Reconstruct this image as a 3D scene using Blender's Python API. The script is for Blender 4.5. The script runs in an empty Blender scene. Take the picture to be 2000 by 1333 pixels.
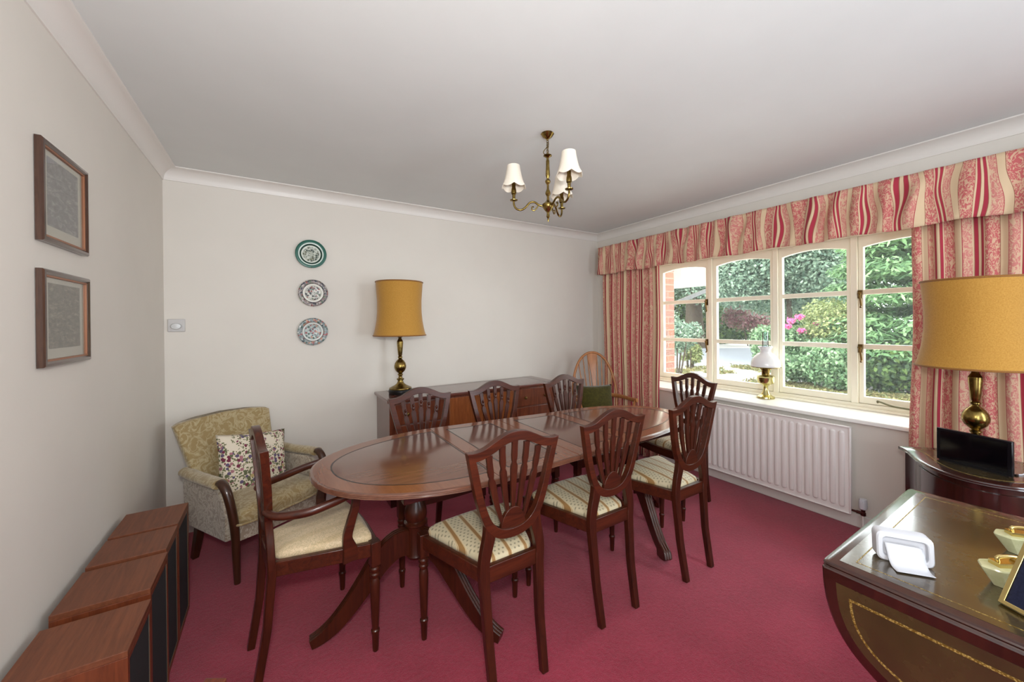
import bpy, bmesh, math, random
import numpy as np
from mathutils import Vector, Matrix

random.seed(7)
SC = bpy.context.scene
COL = SC.collection
PI = math.pi

# ------------------------------------------------------------------ camera, light, exposure
FPX, YAW, PITCH, ROLL, CY, EYE = 739.85, 0.559394, -2.741e-3, 9.4036e-3, 631.9, 1.38
F = Vector((math.sin(YAW) * math.cos(PITCH), math.cos(YAW) * math.cos(PITCH), math.sin(PITCH)))
R0 = Vector((math.cos(YAW), -math.sin(YAW), 0)); D0 = F.cross(R0)
RT = R0 * math.cos(ROLL) + D0 * math.sin(ROLL); DN = D0 * math.cos(ROLL) - R0 * math.sin(ROLL)
cam_d = bpy.data.cameras.new('camera'); cam = bpy.data.objects.new('camera', cam_d); COL.objects.link(cam)
cam_d.sensor_width = 36.0; cam_d.lens = FPX / 2000 * 36; cam_d.clip_start = 0.02; cam_d.clip_end = 300
cam_d.shift_y = -(666.5 - CY) / 2000
m3 = Matrix((RT, -DN, -F)).transposed()
cam.matrix_world = Matrix.Translation((0, 0, EYE)) @ m3.to_4x4()
SC.camera = cam
SC.view_settings.view_transform = 'Standard'; SC.view_settings.look = 'None'
SC.view_settings.gamma = 1.0; SC.view_settings.use_curve_mapping = False
SC.view_settings.exposure = 0.08

world = bpy.data.worlds.new('overcast_sky'); SC.world = world; world.use_nodes = True
bg = world.node_tree.nodes['Background']
bg.inputs[0].default_value = (0.93, 0.97, 1.0, 1); bg.inputs[1].default_value = 8.0

def area(name, loc, to, sx, sy, watts, col=(1, 1, 1)):
    d = bpy.data.lights.new(name, 'AREA'); d.shape = 'RECTANGLE'; d.size = sx; d.size_y = sy
    d.energy = watts; d.color = col
    o = bpy.data.objects.new(name, d); COL.objects.link(o); o.location = loc
    o.rotation_euler = (Vector(to) - Vector(loc)).to_track_quat('-Z', 'Y').to_euler()
    return o
area('camera_flash', (-0.02, -0.05, 1.60), (1.2, 2.6, 1.35), 0.16, 0.10, 20, (1.0, 0.97, 0.92))
area('added_fill_left_wall', (2.3, -1.50, 1.35), (-0.5, 0.9, 1.15), 1.4, 1.6, 63, (0.88, 1.0, 1.10))  # unseen fill lamp added behind the camera to brighten the left wall
area('added_fill_window_wall', (-0.1, -1.50, 1.25), (2.9, 1.4, 1.0), 0.9, 1.9, 34, (0.88, 1.0, 1.10))  # second added fill lamp, out of view, aimed at the window wall
area('flash_bounced_off_ceiling', (0.25, -0.95, 1.45), (0.45, -0.55, 2.405), 0.5, 0.5, 26, (0.86, 1.0, 1.10))

# ------------------------------------------------------------------ materials
def lin(*c):
    return tuple(((x / 255) / 12.92 if x / 255 <= 0.04045 else ((x / 255 + 0.055) / 1.055) ** 2.4) for x in c) + (1,)

class G:
    def __init__(s, name):
        s.m = bpy.data.materials.new(name); s.m.use_nodes = True; s.t = s.m.node_tree
        s.b = s.t.nodes['Principled BSDF']
    def n(s, typ, **kw):
        x = s.t.nodes.new(typ)
        for k, v in kw.items(): setattr(x, k, v)
        return x
    def put(s, sock, v):
        if isinstance(v, bpy.types.NodeSocket): s.t.links.new(v, sock)
        else: sock.default_value = v
    def coord(s, which='Object'): return s.n('ShaderNodeTexCoord').outputs[which]
    def map(s, vec, scale=(1, 1, 1), rot=(0, 0, 0), loc=(0, 0, 0)):
        x = s.n('ShaderNodeMapping'); s.put(x.inputs['Vector'], vec)
        x.inputs['Scale'].default_value = scale; x.inputs['Rotation'].default_value = rot; x.inputs['Location'].default_value = loc
        return x.outputs[0]
    def math(s, op, a, b=0.0, c=0.0):
        x = s.n('ShaderNodeMath', operation=op); s.put(x.inputs[0], a); s.put(x.inputs[1], b)
        s.put(x.inputs[2], c); return x.outputs[0]
    def sep(s, v):
        x = s.n('ShaderNodeSeparateXYZ'); s.put(x.inputs[0], v); return x.outputs
    def comb(s, a, b, c):
        x = s.n('ShaderNodeCombineXYZ'); s.put(x.inputs[0], a); s.put(x.inputs[1], b); s.put(x.inputs[2], c); return x.outputs[0]
    def noise(s, vec, scale, detail=3, rough=0.5, dist=0.0, out='Fac'):
        x = s.n('ShaderNodeTexNoise'); s.put(x.inputs['Vector'], vec); x.inputs['Scale'].default_value = scale
        x.inputs['Detail'].default_value = detail; x.inputs['Roughness'].default_value = rough; x.inputs['Distortion'].default_value = dist
        return x.outputs[out]
    def voro(s, vec, scale, out='Distance', feature='F1', rnd=1.0):
        x = s.n('ShaderNodeTexVoronoi', feature=feature); s.put(x.inputs['Vector'], vec); x.inputs['Scale'].default_value = scale
        x.inputs['Randomness'].default_value = rnd
        return x.outputs[out]
    def ramp(s, fac, stops, const=False):
        x = s.n('ShaderNodeValToRGB'); s.put(x.inputs[0], fac); e = x.color_ramp.elements
        if const: x.color_ramp.interpolation = 'CONSTANT'
        while len(e) < len(stops): e.new(0.5)
        for el, (p, c) in zip(e, stops): el.position = p
        for el, (p, c) in zip(e, stops): el.color = c if len(c) == 4 else tuple(c) + (1,)
        return x.outputs[0]
    def mix(s, f, a, b, mode='MIX'):
        x = s.n('ShaderNodeMix', data_type='RGBA', blend_type=mode)
        s.put(x.inputs[0], f); s.put(x.inputs[6], a); s.put(x.inputs[7], b); return x.outputs[2]
    def bump(s, h, strength=0.3, dist=0.002):
        x = s.n('ShaderNodeBump'); x.inputs['Strength'].default_value = strength; x.inputs['Distance'].default_value = dist
        s.put(x.inputs['Height'], h); s.t.links.new(x.outputs[0], s.b.inputs['Normal'])
    def set(s, col=None, rough=None, metal=None, spec=None, coat=None, coat_r=None, sheen=None, trans=None):
        for k, v in (('Base Color', col), ('Roughness', rough), ('Metallic', metal), ('Specular IOR Level', spec), ('Coat Weight', coat),
                     ('Coat Roughness', coat_r), ('Sheen Weight', sheen), ('Transmission Weight', trans)):
            if v is not None: s.put(s.b.inputs[k], v)
        return s

def plain(name, rgb, rough=0.5, **kw): return G(name).set(lin(*rgb), rough, **kw).m

def wood(name, c1, c2, axis=2, scale=1.0, rough=0.28, coat=0.35, fine=1.0):
    g = G(name); co = g.coord()
    sc = [14 * scale] * 3; sc[axis] = 1.1 * scale
    v = g.map(co, tuple(sc))
    n1 = g.noise(v, 3.0, 5, 0.6, 1.2); n2 = g.noise(v, 14.0 * fine, 3, 0.6, 0.3)
    f = g.math('ADD', g.math('MULTIPLY', n1, 0.75), g.math('MULTIPLY', n2, 0.25))
    c = g.ramp(f, [(0.30, lin(*c1)), (0.70, lin(*c2))])
    g.set(c, rough, spec=0.4, coat=coat, coat_r=0.12); g.bump(n2, 0.04, 0.001)
    return g.m

MAH = wood('mahogany_vertical', (42, 15, 7), (78, 33, 16), 2, 1.0, 0.33, 0.15)
MAHX = wood('mahogany_along_x', (44, 16, 7), (86, 37, 18), 0, 1.0, 0.33, 0.15)
MAHY = wood('mahogany_along_y', (42, 15, 7), (82, 35, 17), 1, 1.0, 0.33, 0.15)
TABLEW = wood('table_veneer', (88, 52, 38), (118, 76, 58), 0, 0.7, 0.17, 0.5)
TABLEB = wood('table_banding', (112, 62, 38), (134, 80, 52), 1, 0.9, 0.2, 0.4)
DARKW = wood('dark_mahogany', (36, 14, 10), (62, 26, 17), 2, 1.0, 0.22, 0.9)
SIDEW = wood('sideboard_mahogany', (78, 36, 22), (120, 62, 38), 2, 0.8, 0.25, 0.5)
SIDETOP = wood('sideboard_top_veneer', (78, 40, 32), (112, 62, 48), 0, 0.8, 0.16, 0.6)
BURR = wood('burr_door', (110, 58, 28), (146, 82, 42), 2, 1.6, 0.25, 0.5)
TEAK = wood('speaker_teak', (88, 46, 27), (124, 70, 44), 1, 1.2, 0.45, 0.05, 2.0)
TEAKV = wood('speaker_teak_side', (84, 38, 20), (124, 62, 34), 2, 1.2, 0.42, 0.05, 2.0)
BEECH = wood('pale_elm', (150, 92, 48), (184, 122, 72), 2, 0.8, 0.4, 0.2)
WALNUT = wood('walnut_arm', (44, 24, 15), (76, 44, 27), 2, 1.0, 0.28, 0.4)
INLAY = plain('ebony_inlay', (28, 16, 12), 0.3)
GRILLECLOTH = plain('black_cloth', (22, 22, 25), 0.9)  # black cloth of the loudspeaker grilles

def wallpaint(name, rgb):
    g = G(name); co = g.coord('Object')
    n = g.noise(co, 2.2, 3, 0.6); n2 = g.noise(co, 90, 2, 0.6)
    c = g.ramp(n, [(0.3, lin(*[x - 4 for x in rgb])), (0.7, lin(*rgb))])
    g.set(c, 0.62, spec=0.3); g.bump(n2, 0.06, 0.002); return g.m
WALLM = wallpaint('wall_emulsion', (222, 215, 206))
CEILM = wallpaint('ceiling_emulsion', (221, 222, 220))
TRIMM = plain('white_gloss_trim', (226, 220, 214), 0.4)
CREAM = plain('cream_window_paint', (252, 246, 226), 0.35)
SILLM = plain('white_sill_gloss', (246, 243, 238), 0.28)
RADM = plain('radiator_enamel', (238, 231, 228), 0.35)
WHITEP = plain('white_plastic', (208, 208, 214), 0.3)
BLACKP = plain('black_gloss_plastic', (12, 12, 18), 0.22)
BLACKS = plain('black_satin', (20, 18, 18), 0.35)

g = G('carpet'); co = g.coord()
n = g.noise(co, 260, 2, 0.7); n2 = g.noise(co, 3.5, 4, 0.6); n3 = g.noise(co, 60, 2, 0.6)
f = g.math('ADD', g.math('MULTIPLY', n, 0.5), g.math('ADD', g.math('MULTIPLY', n2, 0.28), g.math('MULTIPLY', n3, 0.22)))
g.set(g.ramp(f, [(0.32, lin(122, 14, 40)), (0.68, lin(180, 48, 76))]), 0.95, spec=0.1, sheen=0.25)
g.bump(g.math('ADD', n, g.math('MULTIPLY', n3, 0.8)), 0.7, 0.006); CARPET = g.m

g = G('aged_brass'); co = g.coord(); n = g.noise(co, 40, 3, 0.6)
g.set(g.ramp(n, [(0.35, lin(112, 92, 46)), (0.7, lin(160, 136, 78))]), g.math('MULTIPLY_ADD', n, 0.2, 0.14), 1.0); BRASS = g.m
g = G('bright_brass'); g.set(lin(204, 194, 136), 0.16, 1.0); BRIGHT = g.m
g = G('old_gold_metal'); g.set(lin(220, 196, 130), 0.22, 1.0); GOLD = g.m
BRONZE = plain('bronze_handle', (118, 92, 48), 0.35, metal=0.9)

def cloth(name, c1, c2, scale=300, rough=0.85, sheen=0.2, bump=0.3):
    g = G(name); co = g.coord(); n = g.noise(co, scale, 2, 0.6)
    g.set(g.ramp(n, [(0.3, lin(*c1)), (0.7, lin(*c2))]), rough, spec=0.15, sheen=sheen); g.bump(n, bump, 0.001); return g.m
SHADEM = cloth('mustard_silk_shade', (172, 124, 50), (190, 142, 66), 200, 0.7)
SHADETRIM = cloth('brown_shade_braid', (128, 84, 36), (150, 102, 50), 400)
g = G('cream_pleated_shade'); g.set(lin(238, 228, 212), 0.8, spec=0.1); CREAMSH = g.m
WHITESH = plain('white_shade_lining', (250, 248, 246), 0.7)
VELVET = cloth('olive_velvet', (46, 42, 6), (70, 63, 16), 60, 0.8, 0.25)

# striped silk of the dining seats (local x across)
g = G('striped_silk_seat'); co = g.coord(); s = g.sep(co)
u = g.math('FRACT', g.math('ADD', g.math('DIVIDE', s[0], 0.074), 20.5))
T = lin(150, 112, 66); C = lin(214, 196, 158); C2 = lin(198, 184, 152)
base = g.ramp(u, [(0, C2), (0.355, C), (0.375, T), (0.39, C), (0.41, T), (0.59, C), (0.61, T), (0.625, C), (0.645, C2)], True)
row = g.math('FLOOR', g.math('DIVIDE', s[1], 0.016))
off = g.math('MULTIPLY', g.math('MODULO', g.math('ADD', row, 40), 2), 0.5)
uu = g.math('SUBTRACT', g.math('FRACT', g.math('ADD', g.math('DIVIDE', s[0], 0.0185), off)), 0.5)
vv = g.math('SUBTRACT', g.math('FRACT', g.math('DIVIDE', s[1], 0.016)), 0.5)
d = g.math('SQRT', g.math('ADD', g.math('MULTIPLY', uu, uu), g.math('MULTIPLY', vv, vv)))
spot = g.math('LESS_THAN', g.math('ADD', d, g.math('MULTIPLY', g.noise(co, 260, 1), 0.25)), 0.36)
inb = g.math('GREATER_THAN', g.math('ABSOLUTE', g.math('SUBTRACT', u, 0.5)), 0.17)
c = g.mix(g.math('MULTIPLY', g.math('MULTIPLY', spot, inb), 0.7), base, lin(112, 104, 84))
g.set(c, 0.5, spec=0.3, sheen=0.2); SEATM = g.m
g = G('cream_damask_seat'); co = g.coord(); n = g.noise(co, 70, 3, 0.6, 1.5)
vine = g.math('LESS_THAN', g.math('ABSOLUTE', g.math('SUBTRACT', n, 0.5)), 0.04)
s = g.sep(co); stripe = g.math('LESS_THAN', g.math('FRACT', g.math('ADD', g.math('DIVIDE', s[0], 0.07), 20)), 0.35)
c = g.mix(g.math('MULTIPLY', stripe, 0.5), lin(222, 198, 162), lin(204, 178, 136))
c = g.mix(g.math('MULTIPLY', vine, 0.6), c, lin(178, 160, 122)); g.set(c, 0.5, spec=0.3, sheen=0.2); CARVSEAT = g.m

# striped damask curtain: u (metres across the cloth) in UV.x, v in UV.y
g = G('striped_damask_curtain'); uv = g.coord('UV'); s = g.sep(uv)
u = g.math('FRACT', g.math('DIVIDE', s[0], 0.30))
RED = lin(172, 58, 74); CR = lin(218, 192, 158); PK = lin(196, 104, 104); PL = lin(206, 132, 124); BR = lin(150, 104, 82)
base = g.ramp(u, [(0, PK), (0.29, BR), (0.30, CR), (0.335, RED), (0.405, BR), (0.415, CR), (0.47, BR), (0.48, RED), (0.55, BR), (0.56, CR),
                  (0.60, PL), (0.80, RED), (0.81, CR), (0.985, BR)], True)
dam = g.ramp(u, [(0, (1, 1, 1)), (0.29, (0, 0, 0)), (0.60, (1, 1, 1)), (0.80, (0, 0, 0))], True)
uv3 = g.comb(s[0], g.math('MULTIPLY', s[1], 0.8), 0.0)
nn = g.noise(uv3, 40, 2, 0.5, 1.6); n4 = g.noise(uv3, 18, 2, 0.5, 0.8)
vine = g.math('LESS_THAN', g.math('ABSOLUTE', g.math('SUBTRACT', nn, 0.5)), 0.045)
leaf = g.math('GREATER_THAN', n4, 0.58)
pat = g.math('MAXIMUM', vine, g.math('MULTIPLY', leaf, g.math('GREATER_THAN', nn, 0.44)))
c = g.mix(g.math('MULTIPLY', g.math('MULTIPLY', pat, dam), 0.75), base, CR)
g.set(c, 0.85, spec=0.1, sheen=0.1); CURTAIN = g.m

g = G('sage_damask_upholstery'); co = g.coord(); n = g.noise(co, 15, 3, 0.6, 1.8); w = g.noise(co, 500, 1)
vine = g.ramp(g.math('ABSOLUTE', g.math('SUBTRACT', n, 0.5)), [(0.0, (1, 1, 1)), (0.08, (0, 0, 0))])
c = g.mix(g.math('MULTIPLY', vine, 0.6), lin(152, 130, 88), lin(196, 182, 148)); g.set(c, 0.75, spec=0.2, sheen=0.4)
g.bump(g.math('ADD', vine, w), 0.3, 0.002); SAGE = g.m
g = G('grey_damask_upholstery'); co = g.coord(); n = g.noise(co, 17, 3, 0.6, 2.0)
vine = g.ramp(g.math('ABSOLUTE', g.math('SUBTRACT', n, 0.5)), [(0.0, (1, 1, 1)), (0.09, (0, 0, 0))])
c = g.mix(g.math('MULTIPLY', vine, 0.75), lin(150, 134, 116), lin(202, 192, 174)); g.set(c, 0.7, spec=0.2, sheen=0.4)
g.bump(vine, 0.3, 0.002); GREYD = g.m
g = G('floral_tapestry'); co = g.coord(); 
v1 = g.voro(co, 46); col = g.voro(co, 46, 'Color'); v2 = g.voro(g.map(co, loc=(3, 1, 2)), 84); big = g.noise(co, 9, 2)
hue = g.sep(col)[0]
fl = g.ramp(hue, [(0, lin(120, 56, 76)), (0.26, lin(104, 90, 116)), (0.44, lin(170, 116, 124)), (0.60, lin(104, 108, 80)), (0.90, lin(190, 168, 116))], True)
region = g.math('GREATER_THAN', big, 0.44)
m1 = g.math('MULTIPLY', g.math('LESS_THAN', v1, 0.46), region); m2 = g.math('MULTIPLY', g.math('LESS_THAN', v2, 0.42), g.math('GREATER_THAN', big, 0.38))
c = g.mix(m2, lin(226, 214, 194), lin(116, 118, 84)); c = g.mix(m1, c, fl); g.set(c, 0.85, spec=0.1); FLORAL = g.m

g = G('olive_leather'); co = g.coord(); n = g.noise(co, 160, 4, 0.6); n2 = g.noise(co, 7, 4, 0.65)
g.set(g.ramp(n2, [(0.25, lin(46, 34, 13)), (0.75, lin(70, 55, 24))]), g.math('MULTIPLY_ADD', n2, 0.14, 0.2), spec=0.8, coat=1.0, coat_r=0.12)
g.bump(n, 0.12, 0.002); LEATHER = g.m
g = G('gold_tooling'); co = g.coord(); n = g.voro(co, 260); g.set(g.ramp(n, [(0.2, lin(214, 188, 110)), (0.6, lin(120, 92, 34))]), 0.4, metal=0.5); TOOL = g.m
g = G('green_onyx'); co = g.coord(); n = g.noise(co, 24, 4, 0.6, 0.8)
g.set(g.ramp(n, [(0.3, lin(182, 182, 136)), (0.7, lin(214, 210, 172))]), 0.2, spec=0.5); ONYX = g.m
NAVY = cloth('navy_velvet', (14, 16, 38), (24, 26, 52), 200)
g = G('opal_glass'); g.set(lin(246, 246, 248), 0.12, spec=0.5, coat=0.5); OPAL = g.m

def glassmat(name, tint=(1, 1, 1, 1), gloss=0.05, veil=0.0):
    g = G(name); t = g.t; t.nodes.remove(g.b)
    tr = g.n('ShaderNodeBsdfTransparent'); tr.inputs[0].default_value = tint
    gl = g.n('ShaderNodeBsdfGlossy'); gl.inputs['Roughness'].default_value = 0.02
    lw = g.n('ShaderNodeLayerWeight'); lw.inputs[0].default_value = 0.25
    fac = g.math('MULTIPLY', lw.outputs['Fresnel'], gloss * 8)
    if veil:                                                # bright haze over the view, painted into the glass as faint translucency
        tl = g.n('ShaderNodeBsdfTranslucent'); tl.inputs[0].default_value = (0.9, 0.93, 0.95, 1)
        dm_ = g.n('ShaderNodeMixShader'); dm_.inputs[0].default_value = veil
        t.links.new(tr.outputs[0], dm_.inputs[1]); t.links.new(tl.outputs[0], dm_.inputs[2]); tr = dm_
    mx = g.n('ShaderNodeMixShader'); t.links.new(fac, mx.inputs[0]); t.links.new(tr.outputs[0], mx.inputs[1]); t.links.new(gl.outputs[0], mx.inputs[2])
    t.links.new(mx.outputs[0], t.nodes['Material Output'].inputs[0]); return g.m
GLASS = glassmat('window_glass', (0.95, 0.97, 0.96, 1), 0.05, 0.011)
CHIM = glassmat('lamp_chimney_glass', (0.90, 0.94, 0.97, 1), 0.2)
PICGLASS = glassmat('picture_glass', (0.96, 0.96, 0.96, 1), 0.06)

def leafm(name, stops, rough=0.5, trans=0.35):
    g = G(name); t = g.t; geo = g.n('ShaderNodeNewGeometry')
    c = g.ramp(geo.outputs['Random Per Island'], [(i / (len(stops) - 1), lin(*s)) for i, s in enumerate(stops)])
    g.set(c, rough, spec=0.3)
    tl = g.n('ShaderNodeBsdfTranslucent'); g.put(tl.inputs[0], c)
    mx = g.n('ShaderNodeMixShader'); mx.inputs[0].default_value = trans
    t.links.new(g.b.outputs[0], mx.inputs[1]); t.links.new(tl.outputs[0], mx.inputs[2]); t.links.new(mx.outputs[0], t.nodes['Material Output'].inputs[0])
    return g.m
LEAF_CON = leafm('conifer_foliage', [(74, 104, 68), (104, 138, 90), (146, 176, 124)])
LEAF_MID = leafm('broadleaf_foliage', [(74, 98, 82), (108, 130, 108), (158, 176, 152)])
LEAF_DK = leafm('dark_hedge_foliage', [(40, 58, 40), (66, 90, 54), (110, 134, 72)])
LEAF_YEL = leafm('golden_shrub_foliage', [(92, 104, 62), (126, 136, 84), (164, 166, 112)])
LEAF_GRN = leafm('laurel_foliage', [(64, 92, 60), (96, 128, 86), (156, 178, 138)])
LEAF_DRY = leafm('dry_grass', [(120, 108, 72), (140, 132, 84), (104, 116, 72), (150, 132, 92)])
PINKFL = leafm('pink_petals', [(206, 84, 140), (232, 130, 172)])
MAUVE = leafm('mauve_flower_foliage', [(120, 70, 80), (150, 110, 110), (90, 100, 70)])
BARK = cloth('bark', (56, 48, 40), (84, 74, 62), 12, 0.9, 0, 0.8)
g = G('gravel'); co = g.coord(); v = g.voro(co, 30); n = g.noise(co, 1.2, 4)
g.set(g.mix(g.math('MULTIPLY', n, 0.6), g.ramp(v, [(0.1, lin(214, 210, 204)), (0.6, lin(176, 172, 168))]), lin(206, 200, 190)), 0.9); GRAVEL = g.m
g = G('asphalt'); co = g.coord(); n = g.noise(co, 40, 3); g.set(g.ramp(n, [(0.3, lin(112, 114, 120)), (0.7, lin(142, 144, 150))]), 0.8); ASPH = g.m
g = G('brickwork'); co = g.coord(); s = g.sep(co)
br = g.n('ShaderNodeTexBrick'); g.put(br.inputs['Vector'], g.comb(g.math('ADD', s[0], s[1]), s[2], 0.0))
br.inputs['Scale'].default_value = 1.0; br.inputs['Brick Width'].default_value = 0.225; br.inputs['Row Height'].default_value = 0.075
br.inputs['Mortar Size'].default_value = 0.006; br.inputs['Color1'].default_value = lin(150, 84, 66); br.inputs['Color2'].default_value = lin(92, 80, 80)
br.inputs['Mortar'].default_value = lin(148, 130, 118); br.inputs['Bias'].default_value = -0.2
g.set(g.mix(g.math('MULTIPLY', g.noise(co, 14, 3), 0.6), br.outputs[0], lin(160, 112, 92)), 0.9); BRICK = g.m

# ------------------------------------------------------------------ mesh helpers
def V(*a): return Vector(a)

class MB:
    def __init__(s): s.v = []; s.f = []; s.uv = None; s.fm = []
    def add(s, vs, fs):
        o = len(s.v); s.v += [tuple(p) for p in vs]; s.f += [tuple(i + o for i in f) for f in fs]; return s
    def box(s, x0, x1, y0, y1, z0, z1):
        vs = [(x, y, z) for z in (z0, z1) for y in (y0, y1) for x in (x0, x1)]
        return s.add(vs, [(0, 2, 3, 1), (4, 5, 7, 6), (0, 1, 5, 4), (2, 6, 7, 3), (0, 4, 6, 2), (1, 3, 7, 5)])
    def loft(s, rings, closed=True, cap=True):
        n = len(rings[0]); vs = [p for r in rings for p in r]; fs = []
        for i in range(len(rings) - 1):
            for j in range(n if closed else n - 1):
                k = (j + 1) % n; fs.append((i * n + j, i * n + k, (i + 1) * n + k, (i + 1) * n + j))
        if cap: fs += [tuple(range(n))[::-1], tuple((len(rings) - 1) * n + j for j in range(n))]
        return s.add(vs, fs)
    def lathe(s, prof, seg=32, c=(0, 0, 0), cap=True):
        return s.loft([[(c[0] + r * math.cos(2 * PI * j / seg), c[1] + r * math.sin(2 * PI * j / seg), c[2] + z) for j in range(seg)] for r, z in prof], True, cap)
    def prism(s, pts, z0, z1, fn=lambda x, y, z: (x, y, z)):
        return s.loft([[fn(x, y, z) for x, y in pts] for z in (z0, z1)])
    def sweep(s, path, secs, side=(1, 0, 0), cap=True):
        # secs: list of lists of (a,b): a along 'side', b along normal
        side = Vector(side); rings = []
        n = len(path)
        for i in range(n):
            t = (Vector(path[min(i + 1, n - 1)]) - Vector(path[max(i - 1, 0)])).normalized()
            a = (side - t * side.dot(t)).normalized(); b = t.cross(a)
            sec = secs[i] if len(secs) > 1 else secs[0]
            rings.append([Vector(path[i]) + a * p + b * q for p, q in sec])
        return s.loft(rings, True, cap)
    def tube(s, path, r, seg=10, cap=True):
        n = len(path); r = r if isinstance(r, (list, tuple)) else [r] * n
        t0 = (Vector(path[1]) - Vector(path[0])).normalized()
        a = t0.orthogonal().normalized(); rings = []
        for i in range(n):
            t = (Vector(path[min(i + 1, n - 1)]) - Vector(path[max(i - 1, 0)])).normalized()
            a = (a - t * a.dot(t)).normalized(); b = t.cross(a)
            rings.append([Vector(path[i]) + (a * math.cos(2 * PI * j / seg) + b * math.sin(2 * PI * j / seg)) * r[i] for j in range(seg)])
        return s.loft(rings, True, cap)
    def ringplate(s, outer, inner, fn, h0, h1):
        n = len(outer); rings = [[fn(x, z, h0) for x, z in outer], [fn(x, z, h1) for x, z in outer], [fn(x, z, h1) for x, z in inner], [fn(x, z, h0) for x, z in inner]]
        vs = [p for r in rings for p in r]; fs = []
        for i in range(4):
            i2 = (i + 1) % 4
            for j in range(n):
                k = (j + 1) % n; fs.append((i * n + j, i * n + k, i2 * n + k, i2 * n + j))
        return s.add(vs, fs)
    def strip(s, left, right, fn, h0, h1):
        rings = [[fn(l[0], l[1], h0), fn(r[0], r[1], h0), fn(r[0], r[1], h1), fn(l[0], l[1], h1)] for l, r in zip(left, right)]
        return s.loft(rings)
    def grid(s, fn, nu, nv, uvfn=None):
        vs = [fn(i / nu, j / nv) for j in range(nv + 1) for i in range(nu + 1)]
        fs = [(j * (nu + 1) + i, j * (nu + 1) + i + 1, (j + 1) * (nu + 1) + i + 1, (j + 1) * (nu + 1) + i) for j in range(nv) for i in range(nu)]
        if uvfn:
            if s.uv is None: s.uv = []
            s.uv += [uvfn(i / nu, j / nv) for j in range(nv + 1) for i in range(nu + 1)]
        return s.add(vs, fs)
    def build(s, name, mat, parent=None, bevel=0, smooth=True, sub=0, solid=0, seg=2, angle=38, recalc=True):
        me = bpy.data.meshes.new(name); me.from_pydata(s.v, [], s.f)
        if recalc:
            bm = bmesh.new(); bm.from_mesh(me); bmesh.ops.recalc_face_normals(bm, faces=bm.faces); bm.to_mesh(me); bm.free()
        if s.uv is not None:
            l = me.uv_layers.new(name='UVMap'); idx = [lp.vertex_index for lp in me.loops]
            l.data.foreach_set('uv', [c for i in idx for c in s.uv[i]])
        if smooth:
            me.polygons.foreach_set('use_smooth', [True] * len(me.polygons)); me.set_sharp_from_angle(angle=math.radians(angle))
        me.materials.append(mat)
        o = bpy.data.objects.new(name, me); COL.objects.link(o)
        if parent: o.parent = parent
        if solid:
            md = o.modifiers.new('thickness', 'SOLIDIFY'); md.thickness = solid; md.offset = 0
        if bevel:
            md = o.modifiers.new('bevel', 'BEVEL'); md.width = bevel; md.segments = seg; md.limit_method = 'ANGLE'; md.angle_limit = math.radians(40); md.harden_normals = False
        if sub:
            md = o.modifiers.new('subdiv', 'SUBSURF'); md.levels = sub; md.render_levels = sub
        return o

def cr(pts, n=6, closed=False):
    P = [Vector(p) for p in pts]; out = []; N = len(P)
    rng = range(N) if closed else range(N - 1)
    for i in rng:
        if closed: p0, p1, p2, p3 = P[i - 1], P[i], P[(i + 1) % N], P[(i + 2) % N]
        else: p0, p1, p2, p3 = P[max(i - 1, 0)], P[i], P[i + 1], P[min(i + 2, N - 1)]
        for k in range(n):
            t = k / n
            out.append(0.5 * ((2 * p1) + (p2 - p0) * t + (2 * p0 - 5 * p1 + 4 * p2 - p3) * t * t + (3 * p1 - p0 - 3 * p2 + p3) * t ** 3))
    if not closed: out.append(P[-1])
    return out

def rect(w, h): return [(-w / 2, -h / 2), (w / 2, -h / 2), (w / 2, h / 2), (-w / 2, h / 2)]
def oval(w, h, n=12): return [(w / 2 * math.cos(2 * PI * k / n), h / 2 * math.sin(2 * PI * k / n)) for k in range(n)]
def interp(xs, ys, x): return float(np.interp(x, xs, ys))

def tag(o, label, cat, group=None, kind=None):
    o['label'] = label; o['category'] = cat
    if group: o['group'] = group
    if kind: o['kind'] = kind
    return o
def thing(name, label, cat, loc=(0, 0, 0), rz=0, group=None):
    o = bpy.data.objects.new(name, None); COL.objects.link(o); o.location = loc; o.rotation_euler = (0, 0, rz)
    o.empty_display_size = 0.05
    return tag(o, label, cat, group)
def dup(root, loc, rz, label, group=None):
    r = root.copy(); COL.objects.link(r); r.location = loc; r.rotation_euler = (0, 0, rz); r['label'] = label
    if group: r['group'] = group
    for ch in list(root.children):
        c = ch.copy(); COL.objects.link(c); c.parent = r
        for gch in list(ch.children):
            d = gch.copy(); COL.objects.link(d); d.parent = c
    return r
def struct(o, label, cat):
    o['kind'] = 'structure'; o['label'] = label; o['category'] = cat; return o
def heading(fx, fy): return math.atan2(fy, fx) - PI / 2      # rotates local +y onto (fx, fy)

# ------------------------------------------------------------------ room
XL, XR, YB, YF, HC = -0.61, 3.27, 3.286, -1.60, 2.405
OY0, OY1, OZ0, OZ1, XO = 0.36, 2.76, 0.69, 2.06, 3.74          # window opening, outer wall face
struct(MB().box(XL - 0.1, XR + 0.0, YF - 0.1, YB + 0.1, -0.12, 0.0).build('floor', CARPET, smooth=False), 'plum red fitted carpet', 'floor')
struct(MB().box(XL - 0.1, XO, YF - 0.1, YB + 0.1, HC, HC + 0.1).build('ceiling', CEILM, smooth=False), 'plain off white ceiling', 'ceiling')
struct(MB().box(XL - 0.1, XL, YF - 0.1, YB + 0.1, 0, HC).build('wall_left', WALLM, smooth=False), 'off white wall behind the four speakers', 'wall')
struct(MB().box(XL, XO, YB, YB + 0.1, 0, HC).build('wall_back', WALLM, smooth=False), 'off white wall with the three plates', 'wall')
struct(MB().box(XL, XO, YF - 0.1, YF, 0, HC).build('wall_front', WALLM, smooth=False), 'off white wall behind the photographer', 'wall')
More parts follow.
